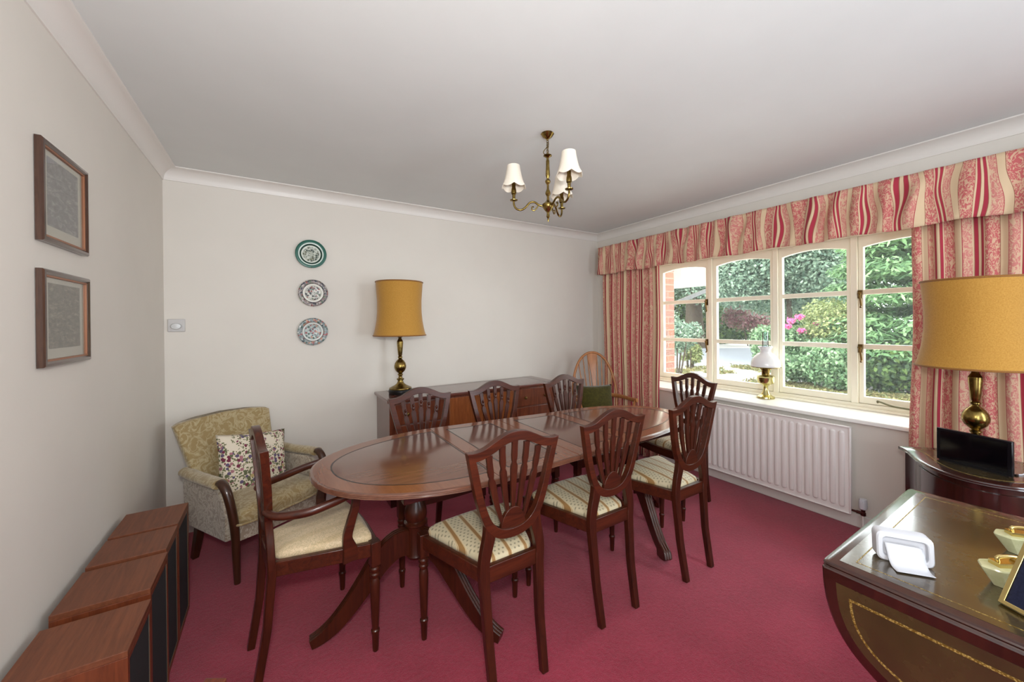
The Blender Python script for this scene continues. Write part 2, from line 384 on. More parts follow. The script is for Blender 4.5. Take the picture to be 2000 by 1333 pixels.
w = MB(); w.box(XR, XO, YF, OY0, 0, HC); w.box(XR, XO, OY1, YB, 0, HC); w.box(XR, XO, OY0, OY1, 0, OZ0); w.box(XR, XO, OY0, OY1, OZ1, HC)
struct(w.build('wall_right', WALLM, smooth=False), 'off white window wall', 'wall')

def coving(name, p0, p1, inn, label):
    p0, p1, inn = Vector(p0), Vector(p1), Vector(inn)
    prof = [(0.0, 0.0), (0.0, -0.076), (0.006, -0.076), (0.007, -0.070)]
    for k in range(9):
        a = PI / 2 * k / 8; prof.append((0.072 - 0.064 * math.cos(a), -0.008 - 0.060 * (1 - math.sin(a))))
    prof += [(0.078, -0.006), (0.078, 0.0)]
    m = MB(); m.loft([[p + inn * a + Vector((0, 0, b)) for a, b in prof] for p in (p0, p1)])
    struct(m.build(name, TRIMM, angle=25), label, 'coving')
coving('trim_1', (XL, YF, HC), (XL, YB, HC), (1, 0, 0), 'white coving above the pictures')
coving('trim_2', (XL, YB, HC), (XR, YB, HC), (0, -1, 0), 'white coving above the plates')
coving('trim_3', (XR, YF, HC), (XR, YB, HC), (-1, 0, 0), 'white coving above the pelmet')
def skirting(name, x0, x1, y0, y1, label):
    struct(MB().box(x0, x1, y0, y1, 0, 0.085).build(name, TRIMM, bevel=0.005), label, 'baseboard')
skirting('baseboard_left', XL, XL + 0.014, YF, YB, 'white skirting behind the speakers')
skirting('baseboard_back', XL + 0.014, XR - 0.014, YB - 0.014, YB, 'white skirting behind the sideboard')
skirting('baseboard_right', XR - 0.014, XR, YF, YB - 0.014, 'white skirting under the radiator')
m = MB().box(3.235, 3.66, OY0 + 0.002, OY1 - 0.002, 0.692, 0.72)
struct(m.build('trim_4', SILLM, bevel=0.006), 'deep white window sill', 'window sill')

# ------------------------------------------------------------------ window (four lights)
XW = 3.64
win = bpy.data.objects.new('window_1', None); COL.objects.link(win); win.location = (XW, 1.56, 0.72)
struct(win, 'cream four light casement window with arched panes', 'window')
def wl(mb):                                   # world coordinates -> window-local
    mb.v = [(x - XW, y - 1.56, z - 0.72) for x, y, z in mb.v]; return mb
mull = [2.117, 1.546, 1.028]
fr = MB(); fr.box(XW - 0.02, XW + 0.075, OY0, OY1, 0.72, 0.762); fr.box(XW - 0.02, XW + 0.075, OY0, OY1, 1.985, OZ1)
fr.box(XW - 0.02, XW + 0.075, OY0, OY0 + 0.05, 0.762, 1.985); fr.box(XW - 0.02, XW + 0.075, OY1 - 0.05, OY1, 0.762, 1.985)
for y in mull: fr.box(XW - 0.025, XW + 0.07, y - 0.02, y + 0.02, 0.762, 1.985)
fr.box(XW - 0.05, XW - 0.02, OY0, OY1, 0.72, 0.738)
wl(fr).build('window_frame', CREAM, win, bevel=0.004)
def arch_sash(y0, y1, sl, sr, name):
    # y0<y1 outer limits; glass inset sl (at y0), sr (at y1)
    ga, gb = y0 + sl, y1 - sr; zb, zt = 0.813, 1.905; rise = 0.03
    X0, X1 = XW - 0.005, XW + 0.035
    fn = lambda a, b, h: (h, a, b)
    n = 16
    arch = [(ga + (gb - ga) * k / n, zt + rise * (1 - (2 * k / n - 1) ** 2)) for k in range(n + 1)]
    inner = [(ga, zb), (gb, zb)] + arch[::-1]
    outer = [(y0, 0.764), (y1, 0.764)] + [(y0 + (y1 - y0) * k / n, 1.985) for k in range(n + 1)][::-1]
    m = MB(); m.ringplate(outer, inner, fn, X0, X1)
    for z0, z1 in ((1.160, 1.196), (1.558, 1.594)): m.box(X0 + 0.004, X1 - 0.004, ga - 0.004, gb + 0.004, z0, z1)
    sash = wl(m).build(name, CREAM, win, bevel=0.003)
    for za, zc in ((zb, 1.160), (1.196, 1.558), (1.594, None)):
        pts = [(ga - 0.004, za - 0.003), (gb + 0.004, za - 0.003)] + ([(gb + 0.004, zc + 0.003), (ga - 0.004, zc + 0.003)] if zc else [(a, b + 0.003) for a, b in arch[::-1]])
        p = MB().loft([[(h, a, b) for a, b in pts] for h in (XW + 0.012, XW + 0.016)])
        wl(p).build('pane', GLASS, sash, smooth=False)
    return sash
s4 = arch_sash(OY0 + 0.052, mull[2] - 0.021, 0.05, 0.027, 'sash')
arch_sash(mull[2] + 0.021, mull[1] - 0.021, 0.026, 0.025, 'sash')
arch_sash(mull[1] + 0.021, mull[0] - 0.021, 0.025, 0.033, 'sash')
s1 = arch_sash(mull[0] + 0.021, OY1 - 0.052, 0.032, 0.05, 'sash')
def handle(y, z, parent):
    m = MB(); m.box(XW - 0.028, XW - 0.004, y - 0.012, y + 0.012, z - 0.03, z + 0.03)
    m.tube(cr([(XW - 0.03, y, z + 0.01), (XW - 0.048, y - 0.004, z - 0.01), (XW - 0.045, y - 0.008, z - 0.05), (XW - 0.042, y - 0.01, z - 0.085), (XW - 0.06, y - 0.012, z - 0.095)], 5), [0.009] * 5 + [0.006] * 16)
    m.lathe([(0.004, 0), (0.013, 0.004), (0.013, 0.012), (0.004, 0.016)], 12, (XW - 0.036, y, z))
    wl(m).build('window_handle', BRONZE, parent)
for z in (1.56, 1.165):
    handle(mull[2] - 0.035, z, s4); handle(mull[0] + 0.035, z, s1)
st = MB().tube(cr([(XW - 0.03, 0.90, 0.787), (XW - 0.05, 0.895, 0.800), (XW - 0.045, 0.88, 0.795), (XW - 0.035, 0.80, 0.772), (XW - 0.03, 0.62, 0.768), (XW - 0.03, 0.5, 0.768)], 6), 0.006)
wl(st).build('window_stay', plain('pewter_stay', (120, 116, 90), 0.5, metal=0.6), s4)

# ------------------------------------------------------------------ curtains and pelmet
def curtain(name, y0, y1, xc, ztop, zbot, pleats, amp, seed, label, flare=0.0, u0=0.0):
    rng = random.Random(seed); n = pleats * 14; W = abs(y1 - y0)
    ph = [rng.uniform(-0.5, 0.5) for _ in range(pleats + 2)]; am = [rng.uniform(0.55, 1.2) for _ in range(pleats + 2)]
    def off(u):
        t = u * pleats; i = min(int(t), pleats - 1); fr_ = t - i
        a = am[i] * (1 - fr_) + am[i + 1] * fr_; p = ph[i] * (1 - fr_) + ph[i + 1] * fr_
        return a * math.sin(2 * PI * t + p)
    arc = [0.0]
    for i in range(n):
        arc.append(arc[-1] + math.hypot(W / n, amp * (off((i + 1) / n) - off(i / n))))
    def fn(u, v):
        tight = 0.75 + 0.25 * v
        y = y0 + (y1 - y0) * u
        y += flare * (1 - v) * (1 if abs(y1 - y0) else 1) * (u - 0.5) + 0.006 * math.sin(9 * v + 5 * u)
        return (xc + amp * off(u) * (1.05 - 0.3 * v), y, zbot + (ztop - zbot) * v)
    u0 = u0 if u0 >= 0 else 0.078 - 1.45 * arc[-1]
    m = MB(); m.grid(fn, n, 14, lambda u, v: (u0 + 1.45 * interp(range(n + 1), arc, u * n), zbot + (ztop - zbot) * v))
    o = m.build(name, CURTAIN, None, solid=0.004, angle=180)
    return tag(o, label, 'curtain', 'window curtains')
curtain('curtain', 3.09, 2.345, 3.165, 1.96, 0.015, 9, 0.030, 3, 'red and cream striped curtain by the hoop-back chair', 0.03, 0.07)
curtain('curtain', -0.12, 0.635, 3.190, 1.96, 0.015, 9, 0.026, 8, 'red and cream striped curtain behind the mustard-shaded brass lamp', 0.05, -1.0)
pel = thing('pelmet', 'gathered red and cream striped pelmet across the window top', 'pelmet', (3.2, 1.5, 2.215))
rng = random.Random(5); fw = [(rng.uniform(0, 6.28), rng.uniform(14, 60), rng.uniform(0.3, 1.0)) for _ in range(11)]
def gath(y, v):
    return sum(a * math.sin(k * y + p + 1.3 * math.sin(3.0 * v + k)) for p, k, a in fw) / 3.0
YA, YZ = -0.12, 3.135
def pf(u, v):
    L = 0.13; tot = L + (YZ - YA); d_ = u * tot                 # the return to the wall, then the long front
    bulge = math.sin(PI * min(1, 0.06 + v * 0.98))
    amp = 0.012 + 0.020 * bulge * (0.5 + 0.5 * v)
    zz = 1.905 + 0.31 * v + 0.006 * math.sin(14 * d_) * (1 - v)
    if d_ < L: return (3.25 - d_ - 3.2, YZ - 1.5 + 0.004 * math.sin(40 * d_), zz - 2.215)
    y = YZ - (d_ - L)
    lat = (0.010 * math.sin(13 * y + 3 * v) + 0.010 * math.sin(31 * y + 5 * v + 2 * math.sin(5 * y)) * v) * bulge
    return (3.122 - amp * gath(y, v) - 0.007 * (1 - v) - 3.2, y + lat - 1.5, zz - 2.215)
def puv(u, v):
    d_ = u * 3.385
    return (0.12 + d_ * 1.85 + 0.05 * math.sin(5.1 * d_) + 0.04 * math.sin(13 * d_ + 1) + 0.020 * math.sin(27 * d_ + 3 * v), 1.905 + 0.31 * v)
m = MB(); m.grid(pf, 460, 14, puv)
m.build('pelmet_cloth', CURTAIN, pel, solid=0.004, angle=180)
MB().box(-0.055, 0.065, YA - 1.49, YZ - 1.505, -0.02, -0.002).build('pelmet_board', TRIMM, pel)

# ------------------------------------------------------------------ shield-back dining chairs
def ylean(z): return interp([0, 0.2, 0.42, 0.56, 0.75, 0.965], [0.0, 0.033, 0.050, 0.046, 0.036, 0.018], z)
def rear_leg(sgn):
    path, secs = [], []
    for z in np.linspace(0, 0.455, 12):
        xx = interp([0, 0.25, 0.455], [0.113, 0.118, 0.126], z); w_ = interp([0, 0.25, 0.455], [0.029, 0.034, 0.040], z); d_ = interp([0, 0.455], [0.028, 0.029], z)
        path.append((sgn * xx, ylean(z), z)); secs.append(rect(w_, d_))
    m = MB().sweep(path, secs, (1, 0, 0))
    # stile sweeping up into the shield
    out = [(0.146, 0.44), (0.146, 0.48), (0.139, 0.53), (0.129, 0.575), (0.125, 0.62), (0.132, 0.662)]
    inn = [(0.106, 0.44), (0.105, 0.48), (0.094, 0.53), (0.084, 0.565), (0.082, 0.600), (0.116, 0.662)]
    fn = lambda x, z, h: (sgn * x, ylean(z) + h, z)
    m.strip([tuple(p) for p in cr([(a, b, 0) for a, b in inn], 4) for p in [p[:2]]], [tuple(p[:2]) for p in cr([(a, b, 0) for a, b in out], 4)], fn, -0.0145, 0.0125)
    return m
def front_leg(sgn, y=0.405, x=0.235):
    m = MB(); c = (sgn * x, y, 0)
    m.box(c[0] - 0.020, c[0] + 0.020, y - 0.020, y + 0.020, 0.365, 0.4645)
    m.lathe([(0.011, 0), (0.0125, 0.02), (0.0145, 0.075), (0.0175, 0.082), (0.0175, 0.090), (0.0135, 0.095), (0.0145, 0.11), (0.0185, 0.22), (0.0205, 0.285), (0.0175, 0.305),
             (0.0150, 0.312), (0.0205, 0.320), (0.0205, 0.328), (0.0155, 0.334), (0.0215, 0.343), (0.0215, 0.352), (0.0165, 0.358), (0.0190, 0.366)], 16, c)
    return m
OUT_H = [(0, 0.553), (0.045, 0.558), (0.088, 0.578), (0.122, 0.618), (0.146, 0.675), (0.165, 0.74), (0.182, 0.81), (0.197, 0.88), (0.205, 0.916),
         (0.170, 0.914), (0.132, 0.922), (0.095, 0.940), (0.055, 0.958), (0.025, 0.966), (0, 0.968)]
INN_H = [(0, 0.588), (0.036, 0.592), (0.070, 0.608), (0.098, 0.640), (0.120, 0.69), (0.138, 0.75), (0.153, 0.815), (0.166, 0.868), (0.170, 0.880),
         (0.150, 0.882), (0.120, 0.890), (0.088, 0.904), (0.052, 0.921), (0.025, 0.928), (0, 0.930)]
def dens(h):
    a = [p[:2] for p in cr([(x, z, 0) for x, z in h[:9]], 3)]; b = [p[:2] for p in cr([(x, z, 0) for x, z in h[8:]], 3)]
    half = [tuple(p) for p in a] + [tuple(p) for p in b[1:]]
    return half + [(-x, z) for x, z in half[-2:0:-1]]
def shield():
    fn = lambda x, z, h: (x, ylean(z) + h, z)
    m = MB().ringplate(dens(OUT_H), dens(INN_H), fn, -0.015, 0.013)
    n = 14; pts = [(0.056 * math.cos(PI * k / n), 0.584 + 0.085 * math.sin(PI * k / n)) for k in range(n + 1)]
    m.loft([[fn(x, z, h) for x, z in pts] for h in (-0.009, 0.009)])
    return m
def splat(k):
    t = k / 2.0                                        # -1 .. 1
    base, mid, top = t * 0.047, t * 0.088, t * 0.112
    ztop = 0.935 - 0.045 * abs(t) ** 1.3; z0 = 0.668 - 0.045 * abs(t) ** 2
    zs = np.linspace(0, 1, 22); L, R_ = [], []
    for q in zs:
        z = z0 - 0.01 + (ztop - z0 + 0.01) * q
        xc = base + (top - base) * (1.55 * q - 0.55 * q * q)
        w_ = interp([0, 0.12, 0.45, 0.60, 0.645, 0.67, 0.70, 0.76, 0.9, 1.0], [0.007, 0.009, 0.0125, 0.0145, 0.0125, 0.0075, 0.0105, 0.0125, 0.0115, 0.013], q)
        L.append((xc - w_, z)); R_.append((xc + w_, z))
    fn = lambda x, z, h: (x, ylean(z) + h, z)
    m = MB().strip(L, R_, fn, -0.006, 0.006)
    # carved urn on the front face
    zc = z0 + (ztop - z0) * 0.74; xc = base + (top - base) * (1.55 * 0.74 - 0.55 * 0.74 ** 2)
    m.lathe([(0.001, -0.022), (0.007, -0.016), (0.0085, -0.008), (0.004, 0), (0.007, 0.006), (0.0085, 0.014), (0.001, 0.022)], 8, (xc, ylean(zc) + 0.006, zc))
    return m
def seat_outline(fx, fy, rx, ry, bow=0.016, n=10):
    pts = [(-rx, ry), (rx, ry), (fx, fy)]
    pts += [(fx - 2 * fx * k / n, fy + bow * math.sin(PI * k / n)) for k in range(1, n)]
    return pts + [(-fx, fy)]
def round_poly(pts, d=0.03, n=4):
    out = []; N = len(pts)
    for i in range(N):
        p, a, b = Vector(pts[i]), Vector(pts[i - 1]), Vector(pts[(i + 1) % N])
        da, db = min(d, (a - p).length * 0.45), min(d, (b - p).length * 0.45)
        pa, pb = p + (a - p).normalized() * da, p + (b - p).normalized() * db
        for k in range(n + 1):
            t = k / n; out.append(tuple((1 - t) ** 2 * pa + 2 * t * (1 - t) * p + t * t * pb))
    return out
def cushion_mesh(pts, z0, edge, dome):
    c = Vector((sum(p[0] for p in pts) / len(pts), sum(p[1] for p in pts) / len(pts)))
    m = MB(); rings = []
    for s_, z in ((0.985, z0), (1.0, z0 + 0.006), (1.0, z0 + edge * 0.55), (0.985, z0 + edge * 0.85), (0.955, z0 + edge), (0.86, z0 + edge + dome * 0.38), (0.65, z0 + edge + dome * 0.75), (0.35, z0 + edge + dome * 0.96), (0.05, z0 + edge + dome)):
        rings.append([(c.x + (p[0] - c.x) * s_, c.y + (p[1] - c.y) * s_, z) for p in pts])
    return m.loft(rings)
def chair_parts(t, seatmat, fx=0.235):
    for s_ in (-1, 1): rear_leg(s_).build('leg', MAH, t, bevel=0.003)
    for s_ in (-1, 1): front_leg(s_, x=fx).build('leg', MAH, t, bevel=0.002)
    m = MB(); m.box(-0.112, 0.112, 0.040, 0.062, 0.405, 0.468)
    fn = lambda x, z, h: (x, z, h)
    for s_ in (-1, 1):
        m.strip([(s_ * 0.112, 0.06), (s_ * (fx - 0.012), 0.395)], [(s_ * 0.136, 0.06), (s_ * (fx + 0.012), 0.395)], fn, 0.405, 0.462)
    n = 10; A = [(-fx + 2 * fx * k / n, 0.408 + 0.016 * math.sin(PI * k / n)) for k in range(n + 1)]
    m.strip([(x, y - 0.012) for x, y in A], [(x, y + 0.012) for x, y in A], fn, 0.405, 0.462)
    m.build('seat_frame', MAHX, t, bevel=0.003)
    cushion_mesh(round_poly(seat_outline(fx - 0.012, 0.402, 0.103, 0.062), 0.03), 0.452, 0.032, 0.024).build('seat_cushion', seatmat, t, angle=60)
    b = shield().build('backrest', MAHX, t, bevel=0.0045, seg=3)
    for k in (-2, -1, 0, 1, 2): splat(k).build('splat', MAH, b, bevel=0.002)
GCH = 'shield-back dining chairs round the table'
CH = thing('dining_chair', 'shield-back chair seen from behind, biggest of the three along the table near side', 'chair', (0.775, 1.204, 0), heading(0, 1), GCH)
chair_parts(CH, SEATM)
for x, y, fx_, fy_, lab in (
    (1.350, 1.236, 0, 1, 'shield-back chair seen from behind, middle of the three along the table near side'),
    (1.944, 1.212, 0, 1, 'shield-back chair seen from behind, in front of the radiator and the window-end chair'),
    (0.788, 2.395, 0.0, -1, 'far-side shield-back chair in front of the brass lamp on the sideboard'),
    (1.318, 2.365, 0.0, -1, 'far-side shield-back chair before the middle of the sideboard'),
    (1.915, 2.320, 0.04, -1, 'far-side shield-back chair beside the green cushion'),
    (2.805, 1.770, -0.99, 0.13, 'shield-back chair at the table window end, its back to the sill')):
    dup(CH, (x, y, 0), heading(fx_, fy_), lab, GCH)
dup(CH, (-0.196, 0.468, 0), heading(0.8476, -0.5307), 'shield-back chair cut off by the photo bottom edge, only a top corner showing', GCH)

ARM = thing('carver_chair', 'shield-back carver armchair with cream damask seat at the table end, seen side-on', 'armchair', (-0.085, 1.850, 0), heading(0.99, 0.13))
chair_parts(ARM, CARVSEAT, 0.240)
for s_ in (-1, 1):
    path = cr([(s_ * 0.135, 0.030, 0.668), (s_ * 0.185, 0.060, 0.660), (s_ * 0.232, 0.150, 0.662), (s_ * 0.245, 0.240, 0.676), (s_ * 0.240, 0.310, 0.686), (s_ * 0.236, 0.342, 0.676)], 6)
    n = len(path); secs = [oval(interp([0, 0.4, 0.85, 1], [0.026, 0.034, 0.032, 0.022], i / (n - 1)), interp([0, 0.4, 1], [0.028, 0.030, 0.022], i / (n - 1))) for i in range(n)]
    m = MB().sweep(path, secs, (0, 0, 1))
    path = cr([(s_ * 0.238, 0.332, 0.684), (s_ * 0.237, 0.328, 0.63), (s_ * 0.232, 0.312, 0.57), (s_ * 0.226, 0.300, 0.51), (s_ * 0.222, 0.312, 0.455), (s_ * 0.222, 0.316, 0.408)], 5)
    n = len(path); secs = [rect(0.022, interp([0, 0.3, 0.6, 0.85, 1], [0.030, 0.032, 0.036, 0.058, 0.066], i / (n - 1))) for i in range(n)]
    m.sweep(path, secs, (1, 0, 0))
    m.build('arm', MAHY, ARM, bevel=0.004)

# ------------------------------------------------------------------ extending dining table
TZ = 0.745
J1, J2, J3 = 0.78, 1.225, 1.675
def farY(x): return 2.215 - 0.105 * (x - 0.75)
def nearY(x): return 1.325 + 0.05 * (x - 0.70)
def outline(inset=0.0):
    xl, xr = 0.117 + inset, 2.388 - inset; n = 26; pts = []
    cyl, cyr = 1.815, 1.715
    far = lambda x: farY(x) - inset; near = lambda x: nearY(x) + inset
    P = 2.15
    def endcurve(xj, xt, yf, yn, yc):
        out = []
        for k in range(n + 1):
            a = PI * k / n; c_, s_ = math.cos(a), max(0.0, math.sin(a))
            yy = yc + ((yf - yc) if c_ >= 0 else (yc - yn)) * (abs(c_) ** (2 / P)) * (1 if c_ >= 0 else -1)
            out.append((xj + (xt - xj) * (s_ ** (2 / P)), yy))
        return out
    L = endcurve(J1, xl, far(J1), near(J1), cyl)           # far -> near round the armchair end
    Rr = endcurve(J3, xr, far(J3), near(J3), cyr)[::-1]    # near -> far round the window end
    return L, Rr
TB = thing('dining_table', 'long oval mahogany pedestal dining table with reeded edge', 'table', (1.25, 1.765, 0))
def tl(mb): mb.v = [(x - 1.25, y - 1.765, z) for x, y, z in mb.v]; return mb
EDGE = [(0.012, 0.0), (0.004, -0.0015), (0.0, -0.006), (0.0035, -0.0085), (0.0, -0.012), (0.0035, -0.0155), (0.0, -0.019), (0.006, -0.023), (0.03, -0.025)]
Ls = [outline(d) for d, _ in EDGE]
def piece(name, kind):
    rings = []
    for (d, z), (L, Rr) in zip(EDGE, Ls):
        g_ = 0.0012
        if kind == 'L': p = L
        elif kind == 'R': p = Rr
        else:
            a, b = (J1, J2) if kind == 'A' else (J2, J3)
            p = [(a + g_, farY(a) - d), (a + g_, nearY(a) + d), (b - g_, nearY(b) + d), (b - g_, farY(b) - d)]
        if kind == 'L': p = [(min(x, J1 - g_), y) for x, y in p]
        if kind == 'R': p = [(max(x, J3 + g_), y) for x, y in p]
        rings.append([(x, y, TZ + z) for x, y in p])
    o = tl(MB().loft(rings)).build(name, TABLEB if False else TABLEW, TB, angle=30)
    # ebony string inlay
    m = MB(); ins = 0.082; w_ = 0.0042
    def poly(in_):
        L, Rr = outline(in_); e = in_ - ins
        if kind == 'L': return [(min(x, J1 - 0.006 - e), y) for x, y in L]
        if kind == 'R': return [(max(x, J3 + 0.006 + e), y) for x, y in Rr]
        a, b = (J1, J2) if kind == 'A' else (J2, J3); q = 0.078 + e
        return [(a + q, farY(a + q) - in_), (a + q, nearY(a + q) + in_), (b - q, nearY(b - q) + in_), (b - q, farY(b - q) - in_)]
    if kind == 'L': oo = [(min(x, J1 - 0.002), y) for x, y in outline(0.013)[0]]
    elif kind == 'R': oo = [(max(x, J3 + 0.002), y) for x, y in outline(0.013)[1]]
    else:
        a, b = (J1, J2) if kind == 'A' else (J2, J3)
        oo = [(a + 0.002, farY(a) - 0.013), (a + 0.002, nearY(a) + 0.013), (b - 0.002, nearY(b) + 0.013), (b - 0.002, farY(b) - 0.013)]
    bm_ = MB().ringplate(oo, poly(ins), lambda x, y, h: (x, y, h), TZ - 0.001, TZ + 0.0003)
    tl(bm_).build('crossbanding', TABLEB, o, smooth=False)
    m.ringplate(poly(ins), poly(ins + w_ * 1.6), lambda x, y, h: (x, y, h), TZ - 0.001, TZ + 0.0004)
    tl(m).build('inlay', INLAY, o, smooth=False)
for kind in 'LABR': piece('table_leaf', kind)
m = MB(); m.box(0.42, 2.12, 1.48, 1.52, 0.665, 0.722); m.box(0.42, 2.12, 2.00, 2.04, 0.665, 0.722)
for x in (0.44, 1.0, 1.5, 2.08): m.box(x - 0.03, x + 0.03, 1.52, 2.0, 0.67, 0.72)
tl(m).build('underframe', DARKW, TB, bevel=0.004)
def reed_sec(w_, h):
    top = []
    for k in range(13):
        x = -w_ / 2 + w_ * k / 12; top.append((x, h / 2 + 0.004 * abs(math.sin(PI * 1.5 * 2 * k / 12)) - 0.004))
    return [(-w_ / 2, -h / 2), (w_ / 2, -h / 2)] + top[::-1]
def pedestal(cx, cy, angs, rad):
    o = tl(MB().lathe([(0.125, 0.665), (0.125, 0.650), (0.060, 0.640), (0.036, 0.615), (0.030, 0.58), (0.032, 0.565), (0.041, 0.556), (0.041, 0.546), (0.034, 0.537), (0.040, 0.52), (0.050, 0.495), (0.053, 0.470),
                       (0.050, 0.448), (0.044, 0.440), (0.055, 0.432), (0.055, 0.424), (0.046, 0.416), (0.045, 0.405), (0.045, 0.29), (0.050, 0.280), (0.042, 0.266), (0.02, 0.262)], 32, (cx, cy, 0))).build('pedestal_column', MAH, TB, angle=30)
    for a in angs:
        d = Vector((math.cos(a), math.sin(a), 0)); side = Vector((-d.y, d.x, 0))
        pr = [(0.025, 0.345), (0.09, 0.345), (0.16, 0.295), (0.225, 0.215), (0.29, 0.135), (0.355, 0.07), (0.41, 0.036), (rad, 0.023)]
        path = cr([Vector((cx, cy, z)) + d * r for r, z in pr], 5); n = len(path)
        secs = [reed_sec(interp([0, 1], [0.046, 0.044], i / (n - 1)), interp([0, 0.15, 0.5, 0.85, 1], [0.12, 0.115, 0.075, 0.050, 0.040], i / (n - 1))) for i in range(n)]
        m = MB().sweep(path, secs, tuple(side))
        if m.v and False: pass
        tl(m).build('leg', MAH, TB, angle=50)
pedestal(0.565, 1.79, [math.radians(175), math.radians(-56), math.radians(62)], 0.45)
pedestal(2.03, 1.75, [math.radians(-111), math.radians(10), math.radians(130)], 0.345)

# ------------------------------------------------------------------ sideboard
SX0, SX1, SY0, SY1, SZ = 0.70, 2.27, 2.835, 3.27, 0.815
SB = thing('sideboard', 'mahogany sideboard along the wall behind the far chairs', 'sideboard', ((SX0 + SX1) / 2, (SY0 + SY1) / 2, 0))
def sl(mb): mb.v = [(x - (SX0 + SX1) / 2, y - (SY0 + SY1) / 2, z) for x, y, z in mb.v]; return mb
sl(MB().box(SX0 + 0.012, SX1 - 0.012, SY0 + 0.022, SY1, 0.10, SZ - 0.024)).build('carcass', SIDEW, SB, bevel=0.003)
sl(MB().box(SX0 + 0.02, SX1 - 0.02, SY0 + 0.04, SY1 - 0.02, 0.0, 0.10)).build('plinth', DARKW, SB, bevel=0.003)
top = sl(MB().box(SX0 - 0.008, SX1 + 0.008, SY0 - 0.008, SY1, SZ - 0.024, SZ)).build('sideboard_top', SIDETOP, SB, bevel=0.006, seg=3)
m = MB()
for a, b, c_, d in ((SX0 + 0.09, SX0 + 0.093, SY0, SY1), (SX1 - 0.093, SX1 - 0.09, SY0, SY1), (SX0 + 0.09, SX1 - 0.09, SY0 + 0.05, SY0 + 0.053), (SX0 + 0.09, SX1 - 0.09, SY1 - 0.053, SY1 - 0.05)):
    m.box(a, b, c_, d, SZ - 0.002, SZ + 0.0004)
sl(m).build('inlay', INLAY, top, smooth=False)
def knob(parent, x, y, z, r=0.013, mat=None):
    m = MB(); prof = [(0.004, 0), (0.005, 0.008), (r, 0.012), (r * 1.05, 0.018), (r * 0.7, 0.024), (0.001, 0.026)]
    m.loft([[(x + r_ * math.cos(2 * PI * j / 12), y - h, z + r_ * math.sin(2 * PI * j / 12)) for j in range(12)] for r_, h in prof])
    return m.build('knob', mat or BRONZE, parent)
cx0, cy0 = (SX0 + SX1) / 2, (SY0 + SY1) / 2
for xa, xb in ((SX0 + 0.05, SX0 + 0.45), (SX1 - 0.45, SX1 - 0.05)):
    for za, zb_ in ((0.62, 0.775), (0.40, 0.61), (0.13, 0.39)):
        dr = sl(MB().box(xa, xb, SY0 + 0.006, SY0 + 0.022, za, zb_)).build('drawer', SIDEW, SB, bevel=0.003)
        for kx in (xa + 0.09, xb - 0.09): knob(dr, kx - cx0, SY0 + 0.006 - cy0, (za + zb_) / 2)
for xa, xb in ((SX0 + 0.48, cx0 - 0.002), (cx0 + 0.002, SX1 - 0.48)):
    dr = sl(MB().box(xa, xb, SY0 + 0.006, SY0 + 0.022, 0.13, 0.775)).build('door', BURR, SB, bevel=0.003)
    knob(dr, (xb - 0.03 if xb < cx0 + 0.01 else xa + 0.03) - cx0, SY0 + 0.006 - cy0, 0.5)

# ------------------------------------------------------------------ brass table lamps
def shell(prof, thick, seg, c=(0, 0, 0)):
    ins = [(r - thick, z) for r, z in prof][::-1]; ring = prof + ins; m = MB()
    n = len(ring); rs = [[(c[0] + r * math.cos(2 * PI * j / seg), c[1] + r * math.sin(2 * PI * j / seg), c[2] + z) for j in range(seg)] for r, z in ring]
    m.loft(rs + [rs[0]], True, False); return m
def brass_lamp(loc, label):
    t = thing('table_lamp', label, 'lamp', loc, 0, 'matching brass lamps with mustard shades')
    MB().lathe([(0.088, 0), (0.091, 0.004), (0.091, 0.032), (0.087, 0.036)], 40).build('plinth', BLACKS, t)
    MB().lathe([(0.086, 0.036), (0.088, 0.041), (0.086, 0.047), (0.070, 0.055), (0.048, 0.066), (0.030, 0.080), (0.022, 0.095), (0.021, 0.105), (0.029, 0.112), (0.029, 0.119), (0.016, 0.125), (0.013, 0.135), (0.016, 0.145),
                (0.021, 0.150), (0.021, 0.155), (0.013, 0.160), (0.022, 0.168), (0.038, 0.185), (0.046, 0.205), (0.047, 0.222), (0.042, 0.243), (0.030, 0.262), (0.017, 0.274), (0.013, 0.282),
                (0.018, 0.288), (0.018, 0.294), (0.013, 0.300), (0.0165, 0.312), (0.0215, 0.365), (0.0245, 0.405), (0.0245, 0.418), (0.019, 0.428), (0.013, 0.440), (0.011, 0.455)], 32).build('lamp_stem', BRASS, t, angle=25)
    MB().lathe([(0.018, 0.452), (0.019, 0.456), (0.019, 0.500), (0.016, 0.52), (0.012, 0.53)], 20).build('bulb_holder', BLACKS, t)
    prof = []
    for k in range(15):
        q = k / 14; z = 0.468 + 0.427 * q
        prof.append((interp([0, 0.08, 0.25, 0.45, 0.65, 1.0], [0.205, 0.194, 0.180, 0.172, 0.172, 0.183], q), z))
    sh = shell(prof, 0.003, 64).build('lamp_shade', SHADEM, t, angle=60)
    for r, z in ((0.205, 0.468), (0.184, 0.895)):
        MB().loft([[((r + 0.004 * math.cos(b)) * math.cos(2 * PI * j / 64), (r + 0.004 * math.cos(b)) * math.sin(2 * PI * j / 64), z + 0.005 * math.sin(b)) for j in range(64)] for b in [2 * PI * k / 8 for k in range(9)]], True, False).build('shade_trim', SHADETRIM, sh)
    m = MB()
    for k in range(3):
        a = 2 * PI * k / 3; m.tube([(0.0, 0.0, 0.875), (0.179 * math.cos(a), 0.179 * math.sin(a), 0.885)], 0.002, 6)
    m.tube([(0, 0, 0.52), (0, 0, 0.878)], 0.003, 8)
    m.build('shade_carrier', BRASS, t)
    return t
brass_lamp((0.856, 3.075, SZ), 'brass lamp with mustard shade standing on the sideboard')
brass_lamp((2.905, 0.369, 0.672), 'brass lamp with mustard shade on the corner cabinet before the curtain')

